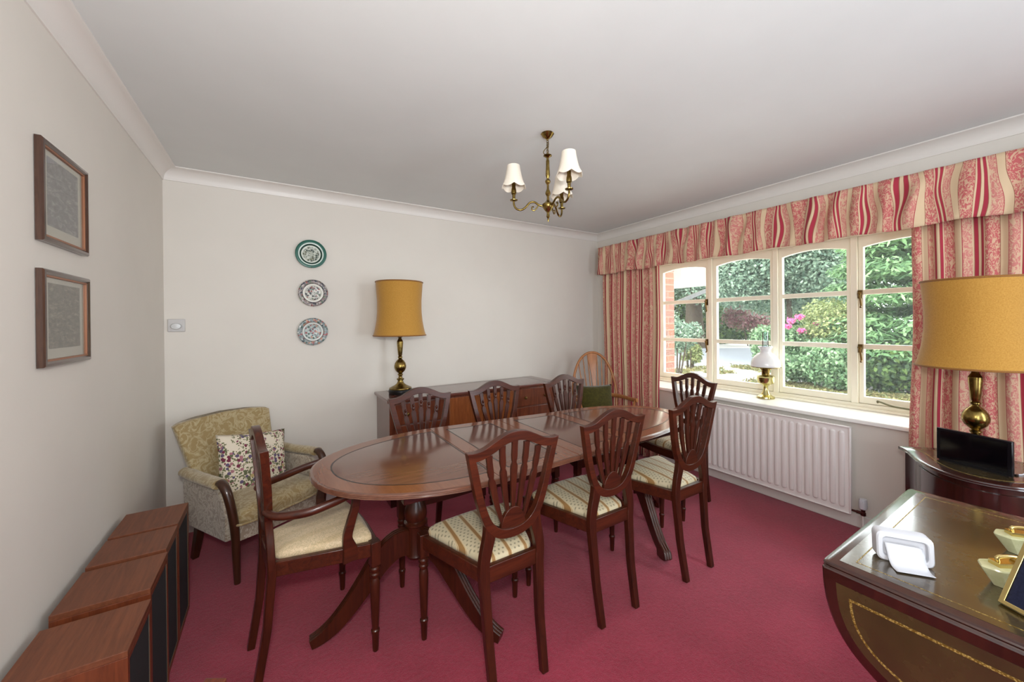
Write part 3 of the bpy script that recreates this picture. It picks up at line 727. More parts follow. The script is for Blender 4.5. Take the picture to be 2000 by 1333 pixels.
# ------------------------------------------------------------------ oil lamp on the sill
ol = thing('oil_lamp', 'brass oil lamp with white glass shade on the window sill', 'lamp', (3.50, 1.572, 0.72))
MB().lathe([(0.062, 0), (0.066, 0.006), (0.064, 0.016), (0.052, 0.022), (0.036, 0.032), (0.024, 0.055), (0.017, 0.080), (0.017, 0.098), (0.026, 0.112), (0.050, 0.124), (0.060, 0.132), (0.063, 0.150), (0.064, 0.178),
            (0.068, 0.184), (0.060, 0.190), (0.042, 0.196), (0.034, 0.200)], 36).build('font', BRIGHT, ol, angle=30)
MB().lathe([(0.030, 0.200), (0.029, 0.212), (0.031, 0.235), (0.040, 0.242), (0.041, 0.250), (0.030, 0.254), (0.026, 0.27)], 28).build('burner', BRASS, ol, angle=30)
MB().lathe([(0.108, 0.262), (0.110, 0.264), (0.108, 0.268)], 40, cap=False).build('shade_ring', BRASS, ol)
shell([(0.104, 0.262), (0.107, 0.275), (0.106, 0.295), (0.098, 0.325), (0.080, 0.355), (0.055, 0.378), (0.040, 0.388), (0.037, 0.398), (0.041, 0.412), (0.050, 0.426), (0.056, 0.437)], 0.003, 48).build('lamp_shade', OPAL, ol, angle=80)
shell([(0.021, 0.26), (0.028, 0.30), (0.030, 0.33), (0.024, 0.37), (0.0225, 0.45), (0.0225, 0.556)], 0.0015, 24).build('chimney', CHIM, ol)

# ------------------------------------------------------------------ chandelier
cl = thing('chandelier', 'brass three arm chandelier with scalloped cream shades', 'chandelier', (1.266, 1.641, HC))
MB().lathe([(0.034, 0.0), (0.036, -0.004), (0.032, -0.008), (0.026, -0.018), (0.014, -0.026), (0.006, -0.032), (0.005, -0.038), (0.001, -0.04)], 28).build('ceiling_rose', BRASS, cl)
m = MB()
for k in range(6):
    z = -0.044 - 0.013 * k; a = (k % 2) * PI / 2
    m.tube([(0.006 * math.cos(b) * math.cos(a), 0.006 * math.cos(b) * math.sin(a), z + 0.010 * math.sin(b)) for b in [2 * PI * q / 12 for q in range(13)]], 0.0018, 6)
m.tube(cr([(0.004, 0, -0.03), (0.009, 0.004, -0.06), (-0.012, 0.004, -0.085), (-0.024, 0.006, -0.105), (-0.018, 0, -0.118), (0, 0, -0.112)], 6), 0.0022, 6)
m.build('chain', BRASS, cl)
MB().lathe([(0.003, -0.112), (0.006, -0.116), (0.022, -0.118), (0.023, -0.122), (0.012, -0.128), (0.007, -0.134), (0.007, -0.142), (0.0095, -0.150), (0.0095, -0.180), (0.011, -0.200), (0.012, -0.228), (0.009, -0.236), (0.006, -0.246), (0.013, -0.254), (0.015, -0.262), (0.012, -0.270), (0.006, -0.278), (0.006, -0.300), (0.008, -0.306),
            (0.0135, -0.318), (0.0145, -0.328), (0.010, -0.336), (0.006, -0.344), (0.008, -0.362), (0.020, -0.376), (0.031, -0.384), (0.032, -0.392), (0.028, -0.404), (0.018, -0.418), (0.010, -0.426), (0.007, -0.432), (0.008, -0.444), (0.010, -0.452), (0.004, -0.462), (0.005, -0.470), (0.001, -0.482)], 28).build('stem', BRASS, cl, angle=28)
def scallop_ring(r, z, seg=72, dz=0.0, c=(0, 0)):
    return [(c[0] + r * math.cos(2 * PI * j / seg), c[1] + r * math.sin(2 * PI * j / seg), z - dz * abs(math.sin(3 * 2 * PI * j / seg))) for j in range(seg)]
for ang in (147, 267, 27):
    a = math.radians(ang); d = Vector((math.cos(a), math.sin(a), 0)); P = lambda r, z: d * r + Vector((0, 0, z))
    m = MB().tube(cr([P(0.028, -0.395), P(0.05, -0.388), P(0.075, -0.372), P(0.10, -0.376), P(0.125, -0.402), P(0.150, -0.414), P(0.174, -0.405), P(0.185, -0.385), P(0.186, -0.365)], 6), [0.0055] * 49, 10)
    m.tube(cr([P(0.05, -0.388), P(0.062, -0.405), P(0.075, -0.418), P(0.088, -0.412), P(0.087, -0.398), P(0.077, -0.398)], 5), 0.0035, 8)
    m.tube(cr([P(0.122, -0.400), P(0.112, -0.388), P(0.106, -0.390)], 4), 0.003, 8)
    am = m.build('arm', BRASS, cl)
    c = P(0.186, 0)
    MB().lathe([(0.006, -0.366), (0.020, -0.362), (0.021, -0.358), (0.008, -0.356), (0.009, -0.330), (0.0135, -0.326), (0.0145, -0.312), (0.013, -0.300), (0.010, -0.290), (0.011, -0.27), (0.004, -0.262)], 20, c).build('candle_cup', BRASS, am)
    cc = (c.x, c.y)
    def rings(k): return [scallop_ring(r * k, z, 72, dz, cc) for r, z, dz in ((0.066, -0.284, 0.014), (0.0655, -0.281, 0.0135), (0.058, -0.268, 0.006), (0.050, -0.248, 0.002), (0.043, -0.22, 0), (0.038, -0.195, 0), (0.035, -0.172, 0))]
    ro, ri = rings(1.0), rings(0.965)
    sh = MB().loft(ro + ri[::-1] + [ro[0]], True, False).build('lamp_shade', CREAMSH, am, angle=60)

# ------------------------------------------------------------------ plates on the wall
def plate_mat(name, rings, speck, mid, seed):
    g = G(name); co = g.coord(); s = g.sep(co)
    r = g.math('SQRT', g.math('ADD', g.math('MULTIPLY', s[0], s[0]), g.math('MULTIPLY', s[2], s[2])))
    base = g.ramp(g.math('DIVIDE', r, 0.11), [(p, lin(*c)) for p, c in rings], True)
    v = g.voro(g.map(co, loc=(seed, 0, seed)), 62); hue = g.sep(g.voro(g.map(co, loc=(seed, 0, seed)), 62, 'Color'))[0]
    sc = g.ramp(hue, [(i / len(speck), lin(*c)) for i, c in enumerate(speck)], True)
    n = g.noise(co, 60, 3, 0.6, 1.0)
    line = g.math('LESS_THAN', g.math('ABSOLUTE', g.math('SUBTRACT', n, 0.5)), 0.035)
    area_ = g.math('MAXIMUM', g.math('LESS_THAN', r, mid[0]), g.math('MULTIPLY', g.math('GREATER_THAN', r, mid[1]), g.math('LESS_THAN', r, mid[2])))
    c = g.mix(g.math('MULTIPLY', g.math('LESS_THAN', v, 0.50), area_), base, sc)
    c = g.mix(g.math('MULTIPLY', g.math('MULTIPLY', line, area_), 0.8), c, lin(*mid[3])); g.set(c, 0.3, spec=0.35); return g.m
P1 = plate_mat('green_rim_plate', [(0, (196, 200, 186)), (0.50, (214, 218, 208)), (0.60, (26, 58, 48)), (0.70, (206, 218, 210)), (0.78, (34, 92, 78))], [(70, 80, 70), (196, 200, 190), (120, 120, 100)], (0.056, 0.2, 0.2, (40, 60, 50)), 2.0)
P2 = plate_mat('pheasant_plate', [(0, (218, 216, 206)), (0.56, (240, 238, 230)), (0.64, (70, 62, 66)), (0.67, (150, 134, 130))], [(60, 60, 74), (150, 70, 60), (200, 190, 180), (100, 120, 90), (50, 48, 54)], (0.055, 0.074, 0.104, (60, 64, 70)), 5.0)
P3 = plate_mat('flower_plate', [(0, (190, 200, 196)), (0.56, (230, 230, 224)), (0.64, (96, 100, 104)), (0.67, (144, 154, 154))], [(176, 78, 80), (70, 96, 84), (200, 140, 110), (206, 206, 200), (60, 70, 80)], (0.058, 0.074, 0.104, (84, 96, 96)), 8.0)
def plate(z, x, mat, r, label):
    t = thing('wall_plate', label, 'plate', (x, YB, z), 0, 'decorative plates on the wall')
    prof = [(0.002, 0.006), (0.45 * r, 0.006), (0.60 * r, 0.009), (0.68 * r, 0.015), (0.98 * r, 0.022), (r, 0.0205), (0.98 * r, 0.018), (0.66 * r, 0.010), (0.55 * r, 0.003), (0.002, 0.003)]
    m = MB().loft([[(q * math.cos(2 * PI * j / 48), -h, q * math.sin(2 * PI * j / 48)) for j in range(48)] for q, h in prof])
    m.build('plate_body', mat, t, angle=60)
    m = MB()
    for a in (60, 120, 270):
        c_, s_ = math.cos(math.radians(a)), math.sin(math.radians(a))
        m.tube([(0.92 * r * c_, -0.024, 0.92 * r * s_), (1.01 * r * c_, -0.022, 1.01 * r * s_), (1.0 * r * c_, -0.004, 1.0 * r * s_), (0.5 * r * c_, -0.002, 0.5 * r * s_)], 0.0012, 6)
    m.build('plate_hanger', BRASS, t)
plate(1.917, 0.240, P1, 0.107, 'green rimmed plate, topmost of the three on the wall')
plate(1.619, 0.252, P2, 0.102, 'plate painted with a bird, middle of the three on the wall')
plate(1.323, 0.247, P3, 0.104, 'flower patterned plate, lowest of the three on the wall')

dm = thing('thermostat', 'white square thermostat with silver dial on the wall', 'thermostat', (-0.548, YB, 1.380))
MB().box(-0.044, 0.044, -0.010, 0, -0.042, 0.042).build('face_plate', plain('grey_white_plate', (196, 192, 190), 0.35), dm, bevel=0.004)
MB().loft([[(r * math.cos(2 * PI * j / 28), -h, r * 0.72 * math.sin(2 * PI * j / 28) - 0.006) for j in range(28)] for r, h in ((0.028, 0.010), (0.028, 0.022), (0.024, 0.027), (0.001, 0.028))]).build('dial', plain('silver_dial', (206, 206, 206), 0.25, metal=0.3), dm, angle=40)

# ------------------------------------------------------------------ framed pictures on the wall with the speakers
def pic_mat(name, a, b, c, sc):
    g = G(name); co = g.coord(); v = g.map(co, (1, 2.0, 4.5)); n = g.noise(v, sc * 2.2, 5, 0.65, 0.6); n2 = g.noise(co, 6, 2)
    base = g.ramp(n, [(0.30, lin(*a)), (0.52, lin(*b)), (0.68, lin(*c))]); g.set(base, 0.6); return g.m
PA = pic_mat('grey_water_print', (96, 94, 98), (128, 126, 128), (180, 176, 168), 7)
PB = pic_mat('brown_garden_print', (76, 68, 58), (108, 100, 86), (166, 152, 126), 9)
MAT_ = plain('cream_mount', (214, 208, 190), 0.8)
FRM = wood('picture_frame_wood', (50, 30, 22), (78, 50, 36), 2, 2.0, 0.25, 0.5)
COPPER = plain('copper_slip', (150, 98, 68), 0.4, metal=0.2)
def picture(y0, y1, z0, z1, pm, label):
    t = thing('framed_picture', label, 'picture', (XL, (y0 + y1) / 2, (z0 + z1) / 2), 0, 'framed prints on the wall')
    w_, h = (y1 - y0) / 2, (z1 - z0) / 2
    R4 = lambda a, b: [(-a, -b), (a, -b), (a, b), (-a, b)]
    fn = lambda y, z, x: (x, y, z)
    fw_ = 0.017
    f = MB(); rs = [(0, 0.002), (0, 0.016), (0.004, 0.020), (0.011, 0.021), (0.017, 0.016), (0.017, 0.006)]
    f.loft([[fn(y, z, x) for y, z in R4(w_ - i, h - i)] for i, x in rs], True, False).build('picture_frame', FRM, t, angle=20)
    f = MB(); f.ringplate(R4(w_ - fw_, h - fw_), R4(w_ - fw_ - 0.006, h - fw_ - 0.006), fn, 0.006, 0.015); f.build('slip', COPPER, t, smooth=False)
    MB().box(0.002, 0.0075, -w_ + fw_, w_ - fw_, -h + fw_, h - fw_).build('mount', MAT_, t, smooth=False)
    pw, ph = w_ * 0.66, h * 0.69
    MB().box(0.0076, 0.0082, -pw, pw, -ph + 0.008, ph + 0.008).build('print', pm, t, smooth=False)
    MB().box(0.0105, 0.0115, -w_ + fw_, w_ - fw_, -h + fw_, h - fw_).build('glass', PICGLASS, t, smooth=False)
picture(1.724, 2.058, 1.643, 1.960, PA, 'framed grey water print, upper of the two on the wall')
picture(1.722, 2.064, 1.254, 1.558, PB, 'framed brown garden print, lower of the two on the wall')

# ------------------------------------------------------------------ loudspeakers
def speaker(y0, y1, h, x1, label):
    t = thing('loudspeaker', label, 'speaker', ((-0.585 + x1) / 2, (y0 + y1) / 2, 0), 0, 'wooden loudspeakers in a row along the wall')
    hx, hy = (x1 + 0.585) / 2, (y1 - y0) / 2
    fx = hx - 0.012
    m = MB(); m.box(-hx + 0.001, fx, -hy + 0.014, hy - 0.014, 0.001, 0.02); m.box(-hx + 0.001, -hx + 0.016, -hy + 0.014, hy - 0.014, 0.02, h - 0.03)
    fn = lambda y, z, x: (x, y, z)
    m.ringplate([(-hy, 0), (hy, 0), (hy, h - 0.018), (-hy, h - 0.018)], [(-hy + 0.016, 0.02), (hy - 0.016, 0.02), (hy - 0.016, h - 0.034), (-hy + 0.016, h - 0.034)], fn, -hx, hx)
    m.build('cabinet_shell', TEAKV, t, bevel=0.0015, smooth=False)
    MB().box(-hx, hx, -hy, hy, h - 0.018, h).build('cabinet_top', TEAK, t, bevel=0.0015, smooth=False)
    gm = MB(); gm.box(fx - 0.012, hx - 0.003, -hy + 0.017, hy - 0.017, 0.021, h - 0.035); gm.build('grille', GRILLECLOTH, t, bevel=0.004)
    f2 = MB(); f2.ringplate([(-hy + 0.0165, 0.0205), (hy - 0.0165, 0.0205), (hy - 0.0165, h - 0.0345), (-hy + 0.0165, h - 0.0345)], [(-hy + 0.019, 0.023), (hy - 0.019, 0.023), (hy - 0.019, h - 0.037), (-hy + 0.019, h - 0.037)], fn, hx - 0.006, hx - 0.0015)
    f2.build('grille_trim', plain('silver_trim', (120, 112, 98), 0.4, metal=0.5), t, smooth=False)
speaker(1.425, 1.655, 0.500, -0.346, 'teak loudspeaker with black grille, first of the row from the photo bottom corner')
speaker(1.705, 1.945, 0.508, -0.358, 'teak loudspeaker with black grille, second of the row from the photo bottom corner')
speaker(1.965, 2.168, 0.512, -0.366, 'teak loudspeaker with black grille, third in the row, next to the farthest one')
speaker(2.180, 2.410, 0.515, -0.366, 'teak loudspeaker with black grille, last of the row beside the upholstered armchair')

# ------------------------------------------------------------------ upholstered armchair
def pillow(w, h, t, n=18, puff=0.55):
    m = MB()
    def side(sg):
        def fn(u, v):
            a, b = 2 * u - 1, 2 * v - 1
            e = max(0.0, (1 - a * a)) ** puff * max(0.0, (1 - b * b)) ** puff
            pin = 1 - 0.07 * (1 - abs(a) ** 2) * 1.0 * (abs(b) ** 4); pin2 = 1 - 0.07 * (1 - b * b) * (abs(a) ** 4)
            return (a * w / 2 * pin2, sg * t / 2 * e, b * h / 2 * pin)
        return fn
    m.grid(side(1), n, n); m.grid(side(-1), n, n)
    return m
def weld(o, d=0.0005):
    bm = bmesh.new(); bm.from_mesh(o.data); bmesh.ops.remove_doubles(bm, verts=bm.verts, dist=d); bmesh.ops.recalc_face_normals(bm, faces=bm.faces); bm.to_mesh(o.data); bm.free(); return o
EA = thing('armchair', 'sage green upholstered easy chair with dark wood arms in the room corner', 'armchair', (-0.016, 2.700, 0), heading(0.515, -0.857))
# back: padded slab, flaring upward, leaning back
def back_fn():
    rings = []
    for q in np.linspace(0, 1, 11):
        z = 0.30 + 0.485 * q; yb = -0.335 - 0.150 * q; hw = interp([0, 0.3, 1], [0.215, 0.225, 0.272], q); th = interp([0, 0.5, 1], [0.125, 0.105, 0.075], q)
        ring = []
        for k in range(32):
            a = 2 * PI * k / 32; cx_, sx_ = math.cos(a), math.sin(a)
            x = hw * (abs(cx_) ** 0.35) * (1 if cx_ >= 0 else -1); y = th / 2 * (abs(sx_) ** 0.5) * (1 if sx_ >= 0 else -1)
            ring.append((x + 0.012 + 0.026 * q, yb + y + 0.035 * (x / hw) ** 2, z + (0.022 * (1 - (x / hw) ** 2) if q == 1 else 0.02 * q * (1 - (x / hw) ** 2))))
        rings.append(ring)
    c_ = [(p[0] * 0.93, p[1] * 0.75 + rings[-1][0][1] * 0.0 - 0.485 * 0.25 + 0.0, p[2] + 0.012) for p in rings[-1]]
    rings.append(c_); return rings
MB().loft(back_fn()).build('backrest', SAGE, EA, angle=70)
# seat cushion and apron
cushion_mesh(round_poly([(-0.235, -0.30), (0.235, -0.30), (0.255, 0.13), (0.10, 0.155), (-0.10, 0.155), (-0.255, 0.13)], 0.05), 0.315, 0.062, 0.028).build('seat_cushion', SAGE, EA, angle=60)
m = MB(); pts = round_poly([(-0.245, -0.34), (0.245, -0.34), (0.262, 0.10), (0.10, 0.125), (-0.10, 0.125), (-0.262, 0.10)], 0.03); m.prism(pts, 0.225, 0.318); m.build('seat_base', GREYD, EA, angle=50)
pip = MB(); pa = [Vector((x, y, 0.322)) for x, y in [(-0.26, 0.10), (-0.245, 0.135), (-0.10, 0.160), (0.0, 0.162), (0.10, 0.160), (0.245, 0.135), (0.26, 0.10)]]
pip.tube(cr(pa, 5), 0.006, 8); pip.build('piping', SAGE, EA)
for s_ in (-1, 1):
    # upholstered arm panel, padded roll, curved wooden arm post
    pr = [(-0.38, 0.225), (0.055, 0.225), (0.060, 0.36), (0.035, 0.44), (-0.02, 0.485), (-0.05, 0.50), (-0.40, 0.485)]
    m = MB(); m.loft([[(s_ * (x + 0.0), y, z) for y, z in pr] for x in (0.245, 0.285)]); m.build('arm_panel', GREYD, EA, bevel=0.008)
    path = cr([(s_ * 0.270, -0.40, 0.520), (s_ * 0.275, -0.25, 0.518), (s_ * 0.283, -0.10, 0.525), (s_ * 0.284, 0.005, 0.528)], 5); n = len(path)
    m = MB().sweep(path, [oval(interp([0, 1], [0.070, 0.082], i / (n - 1)), interp([0, 1], [0.055, 0.050], i / (n - 1)), 16) for i in range(n)], (1, 0, 0)); m.build('arm_pad', SAGE, EA, angle=70)
    path = cr([(s_ * 0.284, -0.005, 0.533), (s_ * 0.284, 0.025, 0.533), (s_ * 0.282, 0.062, 0.500), (s_ * 0.275, 0.085, 0.43), (s_ * 0.266, 0.098, 0.34), (s_ * 0.258, 0.096, 0.26), (s_ * 0.253, 0.092, 0.14), (s_ * 0.248, 0.090, 0.0)], 6); n = len(path)
    m = MB().sweep(path, [oval(interp([0, 0.15, 0.4, 0.7, 1], [0.046, 0.048, 0.044, 0.042, 0.030], i / (n - 1)), interp([0, 0.12, 0.4, 0.7, 1], [0.03, 0.040, 0.044, 0.044, 0.030], i / (n - 1)), 14) for i in range(n)], (1, 0, 0)); m.build('arm_post', WALNUT, EA, angle=60)
    path = [(s_ * 0.225, -0.33, 0.26), (s_ * 0.230, -0.35, 0.14), (s_ * 0.236, -0.385, 0.0)]
    MB().sweep(path, [rect(0.040, 0.044), rect(0.038, 0.042), rect(0.032, 0.034)], (1, 0, 0)).build('leg', WALNUT, EA, bevel=0.003)
o = pillow(0.41, 0.37, 0.13).build('floral_cushion', FLORAL, None, angle=180); weld(o)
fE = Vector((0.515, -0.857, 0)); rE = Vector((0.857, 0.515, 0)); oE = Vector((-0.016, 2.70, 0))
o.location = oE + rE * 0.012 + fE * (-0.220) + Vector((0, 0, 0.520))
o.rotation_euler = (Matrix.Rotation(heading(0.515, -0.857), 3, 'Z') @ Matrix.Rotation(math.radians(22), 3, 'X') @ Matrix.Rotation(math.radians(-9), 3, 'Y')).to_euler()
tag(o, 'cream cushion with purple flowers propped in the upholstered easy chair', 'cushion')

# ------------------------------------------------------------------ hoop-back chair in the window corner
WC = thing('hoop_back_chair', 'pale wooden hoop-back Windsor armchair in the corner by the curtain', 'chair', (2.66, 2.62, 0), heading(-0.42, -0.91))
ZS = 0.40
sp = [(0.23 * math.cos(a) * (1.0 if math.sin(a) < 0 else 1.05), 0.215 * math.sin(a) + 0.02, 0) for a in [2 * PI * k / 36 for k in range(36)]]
MB().loft([[(x * s_, y * s_, z) for x, y, _ in sp] for s_, z in ((0.9, ZS - 0.035), (1.0, ZS - 0.02), (1.0, ZS - 0.006), (0.95, ZS), (0.6, ZS - 0.010), (0.05, ZS - 0.012))]).build('seat', BEECH, WC, angle=50)
def hoop(t_):   # t in [0,1], arch from one side to the other
    a = PI * t_
    x = -0.235 * math.cos(a) * (1 if True else 1); z = ZS + 0.66 * (math.sin(a) ** 0.62); 
    return Vector((x * (0.86 + 0.14 * min(1, (z - ZS) / 0.3)), -0.165 - 0.14 * (z - ZS) / 0.66, z))
MB().tube([hoop(k / 40) for k in range(41)], 0.0125, 10).build('hoop', BEECH, WC)
for k in (-4, -3, -2, -1, 1, 2, 3, 4):
    xt = 0.050 * k; xb = 0.032 * k
    zt = max([hoop(q / 400).z for q in range(401) if abs(hoop(q / 400).x - xt) < 0.006] or [ZS + 0.5])
    MB().tube([(xb, -0.165, ZS - 0.01), (xt * 0.5 + xb * 0.5, -0.165 - 0.07 * (zt - ZS) / 0.66, (ZS + zt) / 2), (xt, -0.165 - 0.14 * (zt - ZS) / 0.66, zt)], [0.006, 0.0065, 0.005], 8).build('spindle', BEECH, WC)
zs = [0, 0.25, 0.45, 0.7, 0.9, 1.0]; ws = [0.028, 0.022, 0.016, 0.026, 0.046, 0.046]
fn = lambda x, q, h: (x, -0.165 - 0.14 * q + h, ZS + 0.655 * q)
qs = np.linspace(0, 1, 18)
MB().strip([(-interp(zs, ws, q), q) for q in qs], [(interp(zs, ws, q), q) for q in qs], fn, -0.006, 0.006).build('splat', BEECH, WC, bevel=0.002)
path = cr([(-0.27, 0.16, ZS + 0.245), (-0.262, 0.06, ZS + 0.235), (-0.235, -0.10, ZS + 0.232), (-0.15, -0.205, ZS + 0.232), (0, -0.23, ZS + 0.232), (0.15, -0.205, ZS + 0.232), (0.235, -0.10, ZS + 0.232), (0.262, 0.06, ZS + 0.235), (0.27, 0.16, ZS + 0.245)], 5)
MB().sweep(path, [oval(0.038, 0.020)], (0, 0, 1)).build('arm_bow', BEECH, WC)
for s_ in (-1, 1):
    MB().tube([(s_ * 0.205, 0.10, ZS - 0.01), (s_ * 0.235, 0.12, ZS + 0.12), (s_ * 0.265, 0.13, ZS + 0.24)], [0.011, 0.014, 0.009], 10).build('arm_post', BEECH, WC)
    for y0, y1 in ((0.13, 0.20), (-0.12, -0.22)):
        MB().tube([(s_ * 0.15, y0, ZS - 0.02), (s_ * 0.18, (y0 + y1) / 2, ZS / 2), (s_ * 0.205, y1, 0.0)], [0.013, 0.019, 0.011], 12).build('leg', BEECH, WC)
MB().tube([(-0.19, 0.02, 0.17), (0.0, 0.02, 0.17), (0.19, 0.02, 0.17)], [0.008, 0.013, 0.008], 10).build('stretcher', BEECH, WC)
o = pillow(0.36, 0.36, 0.15, 18, 0.38).build('velvet_cushion', VELVET, None, angle=180); weld(o)
fW = Vector((-0.42, -0.91, 0)).normalized()
o.location = Vector((2.635, 2.70, 0)) + fW * 0.035 + Vector((-0.01, 0.0, 0.590)); o.rotation_euler = (Matrix.Rotation(heading(-0.42, -0.91), 3, 'Z') @ Matrix.Rotation(math.radians(14), 3, 'X')).to_euler()
tag(o, 'olive green velvet cushion standing in the hoop-back chair', 'cushion')

# ------------------------------------------------------------------ radiator
RY0, RY1, RZ0, RZ1, RX = 0.928, 2.04, 0.095, 0.672, 3.185
RA = thing('radiator', 'white ribbed panel radiator under the window', 'radiator', (3.22, (RY0 + RY1) / 2, RZ0))
def rl(mb): mb.v = [(x - 3.22, y - (RY0 + RY1) / 2, z - RZ0) for x, y, z in mb.v]; return mb
rl(MB().box(RX + 0.012, RX + 0.022, RY0, RY1, RZ0, RZ1)).build('panel', RADM, RA, bevel=0.004)
m = MB(); m.box(RX + 0.003, RX + 0.014, RY0, RY0 + 0.010, RZ0, RZ1); m.box(RX + 0.003, RX + 0.014, RY1 - 0.01, RY1, RZ0, RZ1); m.box(RX + 0.003, RX + 0.014, RY0, RY1, RZ1 - 0.010, RZ1); m.box(RX + 0.003, RX + 0.014, RY0, RY1, RZ0, RZ0 + 0.008)
rl(m).build('rim', RADM, RA, bevel=0.003)
nr = 22; pitch = (RY1 - RY0 - 0.05) / nr; m = MB()
for k in range(nr):
    yc = RY0 + 0.025 + pitch * (k + 0.5); hw, z0, z1 = pitch * 0.34, RZ0 + 0.035, RZ1 - 0.035
    def so(i, hwk, zi):
        pts = []
        for q in range(9): a = PI * q / 8; pts.append((yc + hwk * math.cos(a), z1 - hw + hwk * math.sin(a) * 1.0 - zi * 0))
        for q in range(9): a = PI + PI * q / 8; pts.append((yc + hwk * math.cos(a), z0 + hw + hwk * math.sin(a)))
        return pts
    m.loft([[(x, a, b) for a, b in so(0, hw * s_, 0)] for s_, x in ((1.0, RX + 0.0125), (0.86, RX + 0.004), (0.62, RX + 0.001), (0.1, RX + 0.0005))])
rl(m).build('rib', RADM, RA, angle=70)
rl(MB().box(RX + 0.022, XR - 0.001, RY0 + 0.2, RY0 + 0.24, 0.2, 0.6).box(RX + 0.022, XR - 0.001, RY1 - 0.24, RY1 - 0.2, 0.2, 0.6)).build('wall_bracket', RADM, RA)
vx, vy = 3.205, 0.872
rl(MB().lathe([(0.014, 0.150), (0.020, 0.155), (0.022, 0.175), (0.021, 0.205), (0.018, 0.217), (0.003, 0.219)], 20, (vx, vy, 0)).box(vx - 0.023, vx - 0.019, vy - 0.005, vy + 0.005, 0.198, 0.204)).build('valve_head', WHITEP, RA, angle=40)
rl(MB().lathe([(0.009, 0.108), (0.014, 0.112), (0.014, 0.130), (0.010, 0.134), (0.012, 0.150)], 16, (vx, vy, 0)).tube([(vx, vy, 0.124), (vx, 0.905, 0.124)], 0.010, 10).tube([(vx, 0.905, 0.124), (vx, RY0 + 0.002, 0.124)], 0.007, 10)).build('valve_body', plain('dark_brass_valve', (84, 44, 40), 0.35, metal=0.8), RA)
rl(MB().tube([(vx, vy, 0.0), (vx, vy, 0.112)], 0.0075, 10)).build('pipe', TRIMM, RA)

# ------------------------------------------------------------------ drop-leaf table with leather top
DZ = 0.74; DX0, DX1, DY1, DY0 = 1.226, 2.028, 0.420, -0.62
DT = thing('drop_leaf_table', 'mahogany drop-leaf table with gold tooled olive leather top', 'table', ((DX0 + DX1) / 2, (DY0 + DY1) / 2, 0))
ox, oy = (DX0 + DX1) / 2, (DY0 + DY1) / 2
def dl(mb): mb.v = [(x - ox, y - oy, z) for x, y, z in mb.v]; return mb
def rring(i, c=0.02):
    return round_poly([(DX0 + i, DY0 + i), (DX1 - i, DY0 + i), (DX1 - i, DY1 - i), (DX0 + i, DY1 - i)], c, 3)
tm = MB().loft([[(x, y, DZ + z) for x, y in rring(i)] for i, z in ((0.008, 0.0), (0.002, -0.0015), (0.0, -0.005), (0.002, -0.009), (0.0, -0.013), (0.004, -0.018), (0.02, -0.02))])
topo = dl(tm).build('table_top', DARKW, DT, angle=30)
q = 0.036
dl(MB().box(DX0 + q, DX1 - q, DY0 + q, DY1 - 0.028, DZ - 0.004, DZ + 0.0006)).build('leather_panel', LEATHER, topo, smooth=False)
def rr(i, j): return [(DX0 + i, DY0 + j), (DX1 - i, DY0 + j), (DX1 - i, DY1 - j), (DX0 + i, DY1 - j)]
gm = MB(); gm.ringplate(rr(0.062, 0.054), rr(0.0645, 0.0565), lambda x, y, h: (x, y, h), DZ, DZ + 0.0010)
dl(gm).build('gold_tooling', TOOL, topo, smooth=False)
def leafcurve(i):
    yt, yb, zt, zb = DY1 - 0.003 - i, DY0 + 0.003 + i, DZ - 0.012, 0.445 + i
    if i: zt -= i - 0.002
    pts = []
    r_ = 0.30
    half = [(0.0, 0.0), (0.003, 0.05), (0.012, 0.10), (0.030, 0.148), (0.058, 0.188), (0.092, 0.217), (0.130, 0.240), (0.20, 0.264), (0.28, 0.278), (0.40, 0.283), (0.517, 0.284)]
    H_ = 0.284
    k = (zt - zb) / H_
    wid = (yt - yb) / 2; 
    L = [(yt - a * wid / 0.517, zt - b * k) for a, b in half]
    Rr = [(yb + a * wid / 0.517, zt - b * k) for a, b in half[-2::-1]]
    return [tuple(p[:2]) for p in cr([(a, b, 0) for a, b in L + Rr], 3)]
for sx, xa in ((-1, DX0), (1, DX1)):
    xo = xa + sx * 0.004; xi = xa - sx * 0.014
    rings = [[(xi, a, b) for a, b in leafcurve(0.004)], [(xo - sx * 0.004, a, b) for a, b in leafcurve(0)], [(xo, a, b) for a, b in leafcurve(0.005)]]
    lf = dl(MB().loft(rings)).build('drop_leaf', DARKW, DT, angle=40)
    dl(MB().loft([[(xo + sx * h, a, b) for a, b in leafcurve(0.030)] for h in (-0.004, 0.0006)])).build('leather_panel', LEATHER, lf, smooth=False)
    g2 = MB(); g2.ringplate(leafcurve(0.056), leafcurve(0.062), lambda y, z, h: (h, y, z), xo + sx * 0.0, xo + sx * 0.0012); dl(g2).build('gold_tooling', TOOL, lf, smooth=False)
m = MB(); m.box(DX0 + 0.06, DX1 - 0.06, DY0 + 0.05, DY0 + 0.07, 0.62, DZ - 0.02); m.box(DX0 + 0.06, DX1 - 0.06, DY1 - 0.07, DY1 - 0.05, 0.62, DZ - 0.02)
m.box(DX0 + 0.03, DX0 + 0.05, DY0 + 0.05, DY1 - 0.05, 0.62, DZ - 0.02); m.box(DX1 - 0.05, DX1 - 0.03, DY0 + 0.05, DY1 - 0.05, 0.62, DZ - 0.02)
dl(m).build('apron', DARKW, DT, bevel=0.003)
